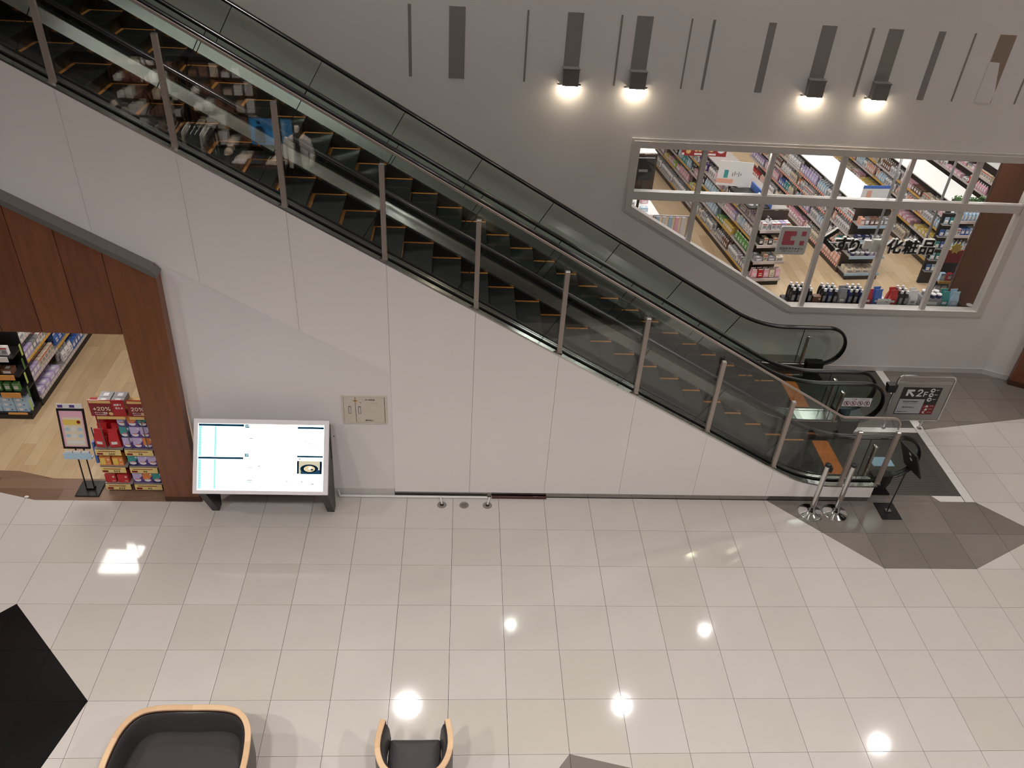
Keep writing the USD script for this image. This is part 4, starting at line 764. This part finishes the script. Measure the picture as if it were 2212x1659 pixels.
tv = thing('black_panel', 'black display panel at the left edge of the shop window', 'display', (3.33, 7.0, 1.90), 3); obj('screen', bx(-.19, .19, -.02, .02, 0, .42), 'black_plastic', tv); obj('sticker', bx(-.09, .08, -.021, -.02, .16, .21), 'grey_metal', tv); obj('stand', bx(-.02, .02, .0, .04, -1.90, .05), 'gondola_black', tv)
wd = thing('white_display_table', 'white bargain table with papers at the left edge of the shop window', 'table', (3.62, 8.2, 0), 5); obj('table_top', bx(-.36, .30, -.5, .6, .86, .90), 'gondola_top', wd); obj('legs_frame', cat([bx(a_, a_ + .04, b_, b_ + .04, 0, .86) for a_ in (-.34, .24) for b_ in (-.48, .54)]), 'gondola_shelf', wd)
for k, (dx, dy, c) in enumerate([(-.2, -.35, 'white'), (.05, -.3, 'pale_blue'), (-.15, .0, 'white'), (.12, .1, 'pink'), (-.1, .35, 'yellow')]): put('flat_box', c, (3.62 + dx, 8.2 + dy, .901), rng.uniform(-20, 20), 'on the white bargain table')
hb = thing('clothes_display', 'pale hanging cloths and bags beside the left end of the shop window', 'display', (3.55, 5.35, 0)); obj('rail', cat([cyl((-.3, 0, 0), (-.3, 0, 1.95), .015, 8), cyl((.3, 0, 0), (.3, 0, 1.95), .015, 8), cyl((-.3, 0, 1.95), (.3, 0, 1.95), .012, 8)]), 'pole_grey', hb)
for k in range(5): obj('cloth', trimesh.convex.convex_hull(np.vstack([bx(-.27 + .11 * k, -.18 + .11 * k, -.05, .05, 1.1, 1.12).vertices, bx(-.255 + .11 * k, -.195 + .11 * k, -.02, .02, 1.9, 1.93).vertices])), ('rail_blue', 'paper', 'rail_blue', 'good_pink', 'paper')[k], hb)
obj('leaf_garland', cat([(lambda q: (q.apply_scale((1, .4, .7)), q.apply_translation((-.42 + rng.uniform(-.05, .05), rng.uniform(-.1, .1), 1.0 + rng.random() * .95)), q)[-1])(trimesh.creation.icosphere(subdivisions=0, radius=.03)) for k in range(90)]), 'leaf', hb, kind='stuff')
mb = thing('maroon_bag', 'dark maroon folded bag on the shop floor at the sloping window edge', 'bag', (4.62, 6.0, 0), 35); obj('body', trimesh.convex.convex_hull(np.array([(-.28, -.06, 0), (.28, -.06, 0), (-.28, .06, 0), (.28, .06, 0), (-.25, -.02, .40), (.22, -.02, .40), (-.25, .02, .40), (.22, .02, .40)])), 'banner_red', mb); obj('trim', bx(-.27, .25, -.025, .025, .40, .415), 'seal_black', mb)
ps = thing('promo_pillar', 'tall narrow promotion stand with snacks beside the wood column in the shop', 'display stand', (8.45, 4.95, 0)); obj('spine', bx(-.16, .16, .08, .14, 0, 1.62), 'gondola_black', ps); obj('header', bx(-.19, .19, .06, .09, 1.42, 1.66), 'banner_red', ps); obj('star', ext(Polygon([(math.cos(k * math.pi / 8) * (.11 if k % 2 else .075), 1.70 + math.sin(k * math.pi / 8) * (.11 if k % 2 else .075)) for k in range(16)]), .01, 'xz', .05), 'good_yellow', ps)
for i, z in enumerate((.25, .55, .85, 1.15)):
    obj('shelf', bx(-.19, .19, -.12, .08, z - .02, z), 'gondola_shelf', ps); obj('price_rail', bx(-.19, .19, -.13, -.12, z - .04, z + .01), 'rail_yellow', ps)
    for k in range(3): put(('pouch', 'carton')[i % 2], ('cream', 'pale_blue', 'red', 'blue', 'white')[(i * 2 + k) % 5], (8.45 - .12 + .12 * k, 4.95 - .05, z), rng.uniform(-5, 5), 'on the promotion stand by the wood column')
bs = thing('blue_pack_stand', 'narrow stand of blue packs at the end of the right hand shelving row', 'display stand', (9.35, 6.85, 0)); obj('spine', bx(-.12, .12, .05, .10, 0, 1.5), 'gondola_black', bs)
for i, z in enumerate((.3, .55, .8, 1.05, 1.3)):
    obj('hook_bar', bx(-.12, .12, -.04, .05, z - .01, z), 'gondola_shelf', bs)
    for k in range(2): put('blister', ('blue', 'pale_blue', 'teal')[(i + k) % 3], (9.35 - .055 + .11 * k, 6.85 - .0, z), 0, 'on the stand of blue packs')

# ------------------------------------------------------------------ left shop, seen through the portal
gondola('shelving_row', 'shop shelving seen through the wood portal, tissue boxes at its end', (-6.72, 2.36), 0.0, .80, 3.4, 'portal row', [mix(('flat_box', 'carton'), ('white', 'cream', 'grey', 'lilac')), mix(('carton', 'pouch'), ('white', 'brown', 'peach', 'blue')), mix(('bottle', 'carton'), ('white', 'grey', 'cream', 'navy'))], ['rail_white', 'rail_white', 'rail_yellow'], right=True, mat='gondola_black', top=1.5, levels=(.145, .44, .76, 1.08), top_mat='gondola_shelf', rows=2)
ec = thing('end_display', 'dark end display with pale blue tissue boxes and orange price cards, left portal', 'shelving', (-6.32, 2.06, 0))
obj('base', bx(-.42, .36, -.02, .28, 0, .07), 'gondola_black', ec)
for i, z in enumerate((.09, .44, .74, 1.04)):
    obj('shelf', bx(-.42, .36, .0, .28, z - .025, z), 'gondola_black', ec)
    for k in range(2): obj('price_card', bx(-.36 + .40 * k, -.10 + .40 * k, -.012, .0, z - .07, z + .01), 'tag_orange' if i != 3 else 'paper', ec)
for k in range(5): obj('side_card', bx(.362, .366, .02 + .05 * k, .06 + .05 * k, .12 + .2 * k, .3 + .2 * k), 'leaf' if k % 2 else 'good_lime', ec)
tis = None
for i in range(3):
    for k in range(4):
        loc = (-6.63 + .182 * k, 2.16, .0912 + .086 * i)
        if tis is None:
            tis = thing('tissue_box', 'pale blue tissue box, leftmost in the bottom layer of the dark end display', 'tissue box', loc, group='tissue boxes on the end display'); obj('box', rbx(-.088, .088, -.07, .07, 0, .084, .004), 'rail_blue', tis); obj('dot', bx(.03, .045, -.0712, -.07, .03, .045), 'good_navy', tis); obj('print', bx(-.05, .0, -.0712, -.07, .02, .06), 'good_white', tis)
        else: dup(tis, loc, rng.uniform(-2, 2), label='pale blue tissue box, %s in the %s layer of the dark end display' % (('leftmost', 'second from left', 'third from left', 'rightmost')[k], ('bottom', 'middle', 'top')[i]), name='tissue_box')
for k in range(6): put('carton', 'green', (-6.66 + .115 * k, 2.14, .4405), 0, 'on the dark end display'); k < 5 and put('flat_box', 'brown', (-6.63 + .17 * (k % 4), 2.15, .7405 + (.0775 if k > 3 else 0)), 0, 'on the dark end display')
for k in range(4): put('carton', ('white', 'teal')[k % 2 * 0], (-6.66 + .17 * k, 2.14, 1.0405), 0, 'on the dark end display'); put('carton', 'white', (-6.575 + .17 * k, 2.14, 1.0405), 0, 'on the dark end display')
# promotion rack beside the jamb
st = thing('promotion_rack', 'wheeled promotion rack with red plus 20 percent signs beside the wood jamb', 'display rack', (-4.09, .62, 0))
obj('back_panel', bx(-.36, .39, .24, .27, .10, 1.30), 'pouch_red', st)
for i, z in enumerate((.13, .42, .71)):
    for a_, b_ in ((-.36, -.02), (.0, .37)):
        sh = obj('shelf', bx(a_, b_, .0, .235, z - .02, z), 'gondola_shelf', st)
        obj('price_card', bx(a_ + .01, b_ - .02, -.026, -.018, z - .09, z - .005), 'tag_yellow', sh); obj('card_print', cat([bx(a_ + .03, a_ + .10, -.0272, -.026, z - .08, z - .05), bx(a_ + .05, b_ - .08, -.0272, -.026, z - .03, z - .02)]), 'print_red', sh); obj('price', stand_up(fit(text(('260', '593', '643')[2 - i] if a_ < 0 else '98', .03, .001, True)), a_ + .17, z - .08, -.0262), 'ink', sh)
for a_ in (-.33, .34):
    for b_ in (.03, .22): obj('wheel', cyl((a_ - .012, b_, .03), (a_ + .012, b_, .03), .03, 14), 'seal_black', st)
obj('upright', cat([bx(a_ - .012, a_ + .012, .01, .24, .03, .11) for a_ in (-.33, .34)]), 'gondola_black', st)
for a_, b_ in ((-.25, .16), (.19, .385)):
    hd = obj('header_sign', bx(a_, b_, -.03, -.018, 1.25, 1.49), 'pouch_red', st)
    obj('gold_band', cat([bx(a_ + .01, a_ + (.26 if a_ < 0 else .185), -.0315, -.03, 1.445, 1.482), bx(a_ + .06 if a_ < 0 else a_, b_ - .02, -.045, -.018, 1.215, 1.247)]), 'gold', hd)
    obj('dark_field', bx(a_ + .006, a_ + (.265 if a_ < 0 else .19), -.0312, -.03, 1.255, 1.44), 'print_red', hd)
    obj('percent_text', stand_up(fit(text('+20%' if a_ < 0 else '20%', .085, .0015, True), .20 if a_ < 0 else .15), a_ + .04, 1.335, -.0314), 'good_cream', hd)
    obj('small_text', cat([stand_up(fit(text('ポイント進呈', .026, .001, True, True), .15), a_ + .045, 1.29, -.0314), bx(a_ + .05, a_ + .18, -.0324, -.0312, 1.270, 1.277)] + ([stand_up(fit(text('抽選で', .03, .001, True, True), .09), a_ + .29, 1.41, -.0302), stand_up(fit(text('当たる', .03, .001, True, True), .09), a_ + .30, 1.36, -.0302)] if a_ < -.1 else [])), 'print_white', hd)
    obj('gold_mark', ext(shapely.Point(a_ + .235 if a_ < 0 else a_ + .17, 1.29).buffer(.025), .001, 'xz', -.0325), 'gold', hd)
for a_ in (-.2, .1, .3): obj('sign_pole', cyl((a_, -.012, .72), (a_, -.012, 1.26), .006, 6), 'grey_metal', st)
obj('red_print', cat([bx(-.34, -.04, .236, .2395, 1.12 + .05 * k, 1.14 + .05 * k) for k in range(3)]), 'good_pink', st)
obj('top_ledge', bx(-.22, .36, .05, .27, 1.301, 1.32), 'gold', st)
SW = 'on the promotion rack by the jamb'
for i, z in enumerate((.1305, .4205, .7105)):
    for k in range(3):
        for lvl in range(1 if z < .7 else 3):
            put('wide_pack', ('lilac', 'orange', 'teal', 'lilac', 'lilac')[(i * 2 + k + lvl * 3) % 5], (-4.09 + .062 + .122 * k, .662, z + .1722 * lvl), 0, 'at:%s column, %s%s shelf of the promotion rack' % (('left', 'middle', 'right')[k], 'layer %s, ' % ('one', 'two', 'three')[lvl] if i == 2 else '', ('bottom', 'middle', 'top')[i]))
for k in range(2): put('gift_box', 'orange', (-4.09 - .28 + .155 * k, .68, .4205), 0, 'at:%s one on the middle shelf of the promotion rack' % ('left', 'right')[k]); put('gift_box', 'red', (-4.09 - .28 + .155 * k, .68, .1305), 0, 'at:%s one on the bottom shelf of the promotion rack' % ('left', 'right')[k])
for (x_, y_, z_, r_) in ((-.27, .665, .7105, -6), (-.10, .665, .7105, 6), (-.265, .775, .7105, 5), (-.10, .775, .7105, -6)): put('big_bag', 'red', (-4.09 + x_, y_, z_), r_, 'at:%s one in the %s row of the promotion rack' % ('left' if x_ < -.2 else 'right', 'front' if y_ < .7 else 'back'))
for k in range(2):
    for j in range(2): put('flat_box', 'grey', (-4.22 + .165 * k, .72 + .115 * j, 1.3205), 0, 'on top of the promotion rack')
bbg = thing('blue_bag', 'blue bag hanging on the left side of the promotion rack', 'bag', (-4.472, .74, .45)); obj('bag', trimesh.convex.convex_hull(np.vstack([bx(-.015, .015, -.10, .08, 0, .02).vertices, bx(-.012, .012, -.08, .06, .30, .32).vertices])), 'good_blue', bbg); obj('strap', bx(-.005, .005, -.01, .0, .32, .5), 'good_navy', bbg)
psd = thing('poster_stand', 'black framed poster stand with a pink and yellow notice beside the promotion rack', 'poster stand', (-4.65, .62, 0))
obj('base', rbx(-.16, .14, -.13, .16, 0, .02, .008), 'black_plastic', psd); obj('base_socket', bx(-.05, .05, -.02, .04, .02, .05), 'black_plastic', psd)
for k in (-.06, .04): obj('pole', cyl((k, .01, .03), (k, .062, .74), .009, 8), 'black_plastic', psd)
PT = trimesh.transformations.rotation_matrix(math.radians(-12), (1, 0, 0)); 
def pst(m): m = m.copy(); m.apply_transform(PT); m.apply_translation((-.02, .03, .68)); return m
obj('frame', pst(cat([bx(-.16, .16, -.012, .012, 0, .025), bx(-.16, .16, -.012, .012, .525, .55), bx(-.16, -.14, -.012, .012, .025, .525), bx(.14, .16, -.012, .012, .025, .525)])), 'black_plastic', psd)
sh = obj('poster', pst(bx(-.14, .14, -.004, .004, .025, .525)), 'good_pink', psd)
obj('notice', pst(bx(-.11, .115, -.006, -.004, .04, .43)), 'good_cream', sh); obj('notice_heading', pst(bx(-.11, .10, -.007, -.006, .33, .40)), 'good_yellow', sh); obj('notice_badge', pst(ext(shapely.Point(.075, .37).buffer(.022), .001, 'xz', -.0085)), 'print_red', sh)
[obj('notice_block', pst(ext(affinity.scale(shapely.Point(-.075 + .075 * a_, .27 - .09 * b_).buffer(.03), 1, .75), .001, 'xz', -.0075)), 'rail_blue', sh) for a_ in (0, 2) for b_ in (0, 1)]; obj('notice_panel', pst(cat([bx(-.028, .028, -.0075, -.0065, .245 - .09 * b_, .30 - .09 * b_) for b_ in (0, 1)] + [bx(-.10, .10, -.0075, -.0065, .07, .11)])), 'paper', sh)
obj('topper', pst(cat([bx(-.15, .15, -.006, .0, .555, .615)])), 'paper', psd); obj('topper_print', pst(cat([bx(-.14, -.08, -.007, -.006, .565, .60), bx(.0, .06, -.007, -.006, .565, .60)])), 'good_purple', psd)
obj('leaflet_tray', cat([bx(-.17, .16, -.05, -.04, .58, .66), bx(-.17, .16, -.05, .02, .57, .58)]), 'good_pale_blue', psd); obj('leaflets', cat([bx(-.15 + .1 * k, -.06 + .1 * k, -.038, -.01, .581, .68) for k in range(3)]), 'paper', psd)
lit_ = thing('litter', 'crumpled white paper scrap on the edge of the brown threshold', 'paper scrap', (-5.39, .47, .001)); q = trimesh.creation.icosphere(subdivisions=1, radius=.03); q.apply_scale((1, .6, .4)); q.apply_translation((0, 0, .012)); obj('scrap', q, 'paper', lit_)

# ------------------------------------------------------------------ clothes shop below the viewer: out of the frame, but mirrored in the glass guard
mq = thing('mannequin', 'headless mannequin in a grey jacket, mirrored in the glass guard', 'mannequin', (-3.42, -8.35, 0), 185)
def bust(rows): 
    V, F, n = [], [], 20
    for (a_, b_, z, oy) in rows: V += [(a_ * math.cos(t), oy + b_ * math.sin(t), z) for t in np.linspace(0, 2 * math.pi, n, endpoint=False)]
    for i in range(len(rows) - 1):
        for j in range(n): w_ = (j + 1) % n; F += [[i * n + j, i * n + w_, (i + 1) * n + w_], [i * n + j, (i + 1) * n + w_, (i + 1) * n + j]]
    return trimesh.Trimesh(V, F, process=False)
obj('shirt', bust([(.15, .10, .80, 0), (.16, .11, 1.0, 0), (.18, .115, 1.25, 0), (.17, .10, 1.42, 0), (.07, .06, 1.52, 0), (.05, .05, 1.56, 0)]), 'cloth_black', mq, smooth=60)
obj('neck', bust([(.048, .05, 1.54, 0), (.048, .05, 1.64, 0), (.055, .055, 1.66, 0), (.05, .05, 1.68, 0), (.0, .0, 1.685, 0)]), 'mannequin', mq, smooth=60)
for s_ in (-1, 1):
    obj('jacket_front', trimesh.convex.convex_hull(np.array([(s_ * .06, -.125, 1.46), (s_ * .10, -.14, .82), (s_ * .21, -.08, .80), (s_ * .22, -.05, 1.42), (s_ * .08, -.10, 1.50), (s_ * .20, .12, .80), (s_ * .20, .11, 1.42), (s_ * .10, .10, 1.5)])), 'cloth_grey', mq)
    obj('sleeve', cat([cyl((s_ * .21, 0, 1.42), (s_ * .29, -.02, 1.12), .065, 12, .058), cyl((s_ * .29, -.02, 1.13), (s_ * .28, -.10, .88), .056, 12, .045)]), 'cloth_grey', mq, smooth=40)
    obj('sleeve_stripe', cat([cyl((s_ * .287, -.03, 1.10), (s_ * .287, -.033, 1.085), .062, 12), cyl((s_ * .283, -.085, .94), (s_ * .282, -.09, .925), .054, 12)]), 'gondola_top', mq)
obj('trousers', cat([cyl((s_ * .08, 0, .82), (s_ * .09, 0, .12), .09, 12, .06) for s_ in (-1, 1)]), 'cloth_black', mq); obj('stand', cat([cyl((0, 0, 0), (0, 0, .02), .16, 20), cyl((0, .02, .01), (0, .02, .85), .012, 8)]), 'chrome', mq)
bl = thing('blue_screen', 'blue lit shop sign with a dark standing figure, mirrored in the glass guard', 'sign', (-4.15, -9.25, .92), 180)
obj('panel', bx(-.46, .46, -.02, .02, 0, .60), 'black_plastic', bl); obj('face', bx(-.455, .455, -.023, -.02, .005, .595), 'shop_sign_blue', bl); obj('pale_field', bx(-.30, -.02, -.0245, -.023, .08, .55), 'shop_sign_pale', bl)
obj('figure', cat([ext(shapely.Point(.26, .50).buffer(.04), .001, 'xz', -.0245), ext(Polygon([(.14, .05), (.15, .34), (.20, .42), (.31, .42), (.37, .34), (.38, .05)]), .001, 'xz', -.0245)]), 'shop_sign_navy', bl); obj('post', cat([bx(-.03, .03, .02, .05, -.92, .1), bx(-.2, .2, -.1, .2, -.92, -.90)]), 'black_plastic', bl)
tb = thing('display_table', 'dark display table with folded clothes, mirrored in the glass guard', 'table', (-4.35, -8.75, 0)); obj('table_top', bx(-.55, .62, -.35, .35, .70, .74), 'wood_dark', tb); obj('plinth', bx(-.5, .57, -.3, .3, 0, .70), 'gondola_black', tb)
for k, (x_, y_, m_) in enumerate([(-4.75, -8.6, 'cloth_white'), (-4.4, -8.6, 'cloth_navy'), (-4.05, -8.6, 'cloth_beige'), (-4.7, -8.9, 'cloth_beige'), (-4.3, -8.9, 'cloth_black'), (-3.95, -8.85, 'cloth_white')]):
    f_ = thing('folded_shirt', ('folded white shirt at the left end of the dark table', 'folded navy shirt on the dark table', 'folded beige shirt at the right end of the dark table', 'folded beige shirt at the rear of the dark table', 'folded black shirt on the dark table', 'folded white shirt at the right end of the dark table')[k], 'shirt', (x_, y_, .7405), rng.uniform(-8, 8)); obj('cloth', rbx(-.14, .14, -.11, .11, 0, .05, .02), m_, f_); obj('collar', rbx(-.05, .05, .06, .10, .045, .065, .008), m_, f_)
for k, (x_, y_, z_) in enumerate([(-4.97, -8.95, 1.02), (-4.98, -8.68, .92), (-8.2, -11.2, 1.02)]):
    h_ = thing('cap_stand', ('beige cap on a stand beside the blue sign, the higher one', 'beige cap on a stand beside the blue sign, the lower one', 'beige cap on the far stand at the left of the mirrored shop')[k], 'cap', (x_, y_, 0), 185)
    obj('crown', lathe([(0, .115), (.05, .105), (.085, .06), (.092, .0), (.088, .0)], 18, (0, 0, z_)), 'cloth_beige', h_, smooth=50); obj('brim', ext(Polygon([(-.085, .0), (-.07, -.11), (0, -.16), (.07, -.11), (.085, .0)]), .008, at=z_), 'cloth_beige', h_); obj('stand', cat([cyl((0, 0, .0), (0, 0, z_ + .02), .012, 8), cyl((0, 0, 0), (0, 0, .015), .1, 16)]), 'gondola_black', h_)
hr = thing('clothes_rack', 'clothes rack with dark jackets on white hangers, mirrored in the glass guard', 'clothes rack', (-5.72, -8.75, 0), 15)
obj('rail', cat([cyl((-.5, 0, 0), (-.5, 0, 1.5), .014, 8), cyl((.5, 0, 0), (.5, 0, 1.5), .014, 8), cyl((-.5, 0, 1.5), (.5, 0, 1.5), .012, 8)]), 'chrome', hr)
for k in range(9):
    x_ = -.42 + .105 * k
    obj('garment', trimesh.convex.convex_hull(np.vstack([bx(x_ - .03, x_ + .03, -.20, .20, .62, .64).vertices, bx(x_ - .012, x_ + .012, -.19, .19, 1.34, 1.36).vertices, bx(x_ - .01, x_ + .01, -.05, .05, 1.42, 1.44).vertices])), ('cloth_black', 'cloth_navy', 'cloth_black', 'cloth_grey')[k % 4], hr)
    obj('hanger', cat([cyl((x_, -.20, 1.355), (x_, 0, 1.455), .008, 6), cyl((x_, 0, 1.455), (x_, .20, 1.355), .008, 6), cyl((x_, 0, 1.45), (x_, 0, 1.51), .005, 6)]), 'gondola_top', hr)
for (x_, y_, lb, n_) in ((-7.6, -11.9, 'tall brown wall shelving with small boxes in the mirrored shop, left end', 7), (-5.6, -11.2, 'tall brown wall shelving with hanging shirts in the mirrored shop', 6)):
    sh_ = thing('wall_shelving', lb, 'shelving', (x_, y_, 0), 0); obj('carcass', cat([bx(-.8, .8, -.2, -.17, 0, 2.1)] + [bx(a_, a_ + .03, -.17, .15, 0, 2.1) for a_ in (-.8, -.015, .77)]), 'wood_dark', sh_)
    for i in range(5):
        obj('shelf', bx(-.77, .77, -.17, .15, .2 + .4 * i - .02, .2 + .4 * i), 'wood_dark', sh_)
        for k in range(n_): obj('folded_stack', bx(-.72 + k * 1.48 / n_, -.72 + (k + .75) * 1.48 / n_, -.1, .12, .2 + .4 * i, .2 + .4 * i + .12 + .1 * ((i * 3 + k) % 3)), ('cloth_brown', 'cloth_beige', 'cloth_white', 'cloth_grey', 'cloth_brown')[(i + k) % 5], sh_)

# ------------------------------------------------------------------ now set out the goods: the nearest as things, the far ones as one scattering
EYEV = np.array(EYE); PLACED.sort(key=lambda g: np.linalg.norm(np.array(g[2]) - EYEV)); count, proto, rest = {}, {}, []
for kind, col, pos, rz, where in PLACED:
    ck = CATS[kind]; count[ck] = count.get(ck, 0) + 1
    if count[ck] > 290: rest.append((kind, col, pos, rz)); continue
    nm = kind; lab = '%s %s, %s' % (col.replace('_', ' '), NICE[kind], where[3:]) if where.startswith('at:') else '%s %s %s' % (col.replace('_', ' '), NICE[kind], where); grp = '%s %s group %s' % (col.replace('_', ' '), NICE[kind], where.replace('at:', ''))
    if (kind, col) not in proto:
        t = proto[(kind, col)] = thing(nm, lab, ck, pos, rz, grp)
        for n_, m_, mt in good_parts(kind, col): obj(n_, m_, mt, t, smooth=40 if kind in ('bottle', 'pump_bottle', 'tub', 'tall_bottle') and n_ != 'label' else False)
    else: dup(proto[(kind, col)], pos, rz, lab, grp, name=nm)
if rest:
    pi = UsdGeom.PointInstancer.Define(stage, '/World/shelf_goods'); setd(pi.GetPrim(), label='many small goods crowding the farther shop shelves behind the window', category='goods', kind='stuff')
    keys = sorted({(k, c) for k, c, _, _ in rest}); 
    for j, (k, c) in enumerate(keys):
        px = UsdGeom.Xform.Define(stage, '/World/shelf_goods/%s_%s' % (k, c))
        for n_, m_, mt in good_parts(k, c): obj(n_, m_, mt, px.GetPrim(), smooth=40 if k in ('bottle', 'pump_bottle', 'tub', 'tall_bottle') and n_ != 'label' else False)
        pi.GetPrototypesRel().AddTarget(px.GetPath())
    pi.CreateProtoIndicesAttr([keys.index((k, c)) for k, c, _, _ in rest]); pi.CreatePositionsAttr([Gf.Vec3f(*p) for _, _, p, _ in rest])
    pi.CreateOrientationsAttr([Gf.Quath(math.cos(math.radians(r) / 2), 0, 0, math.sin(math.radians(r) / 2)) for _, _, _, r in rest])
print('goods', len(PLACED), count, len(rest))
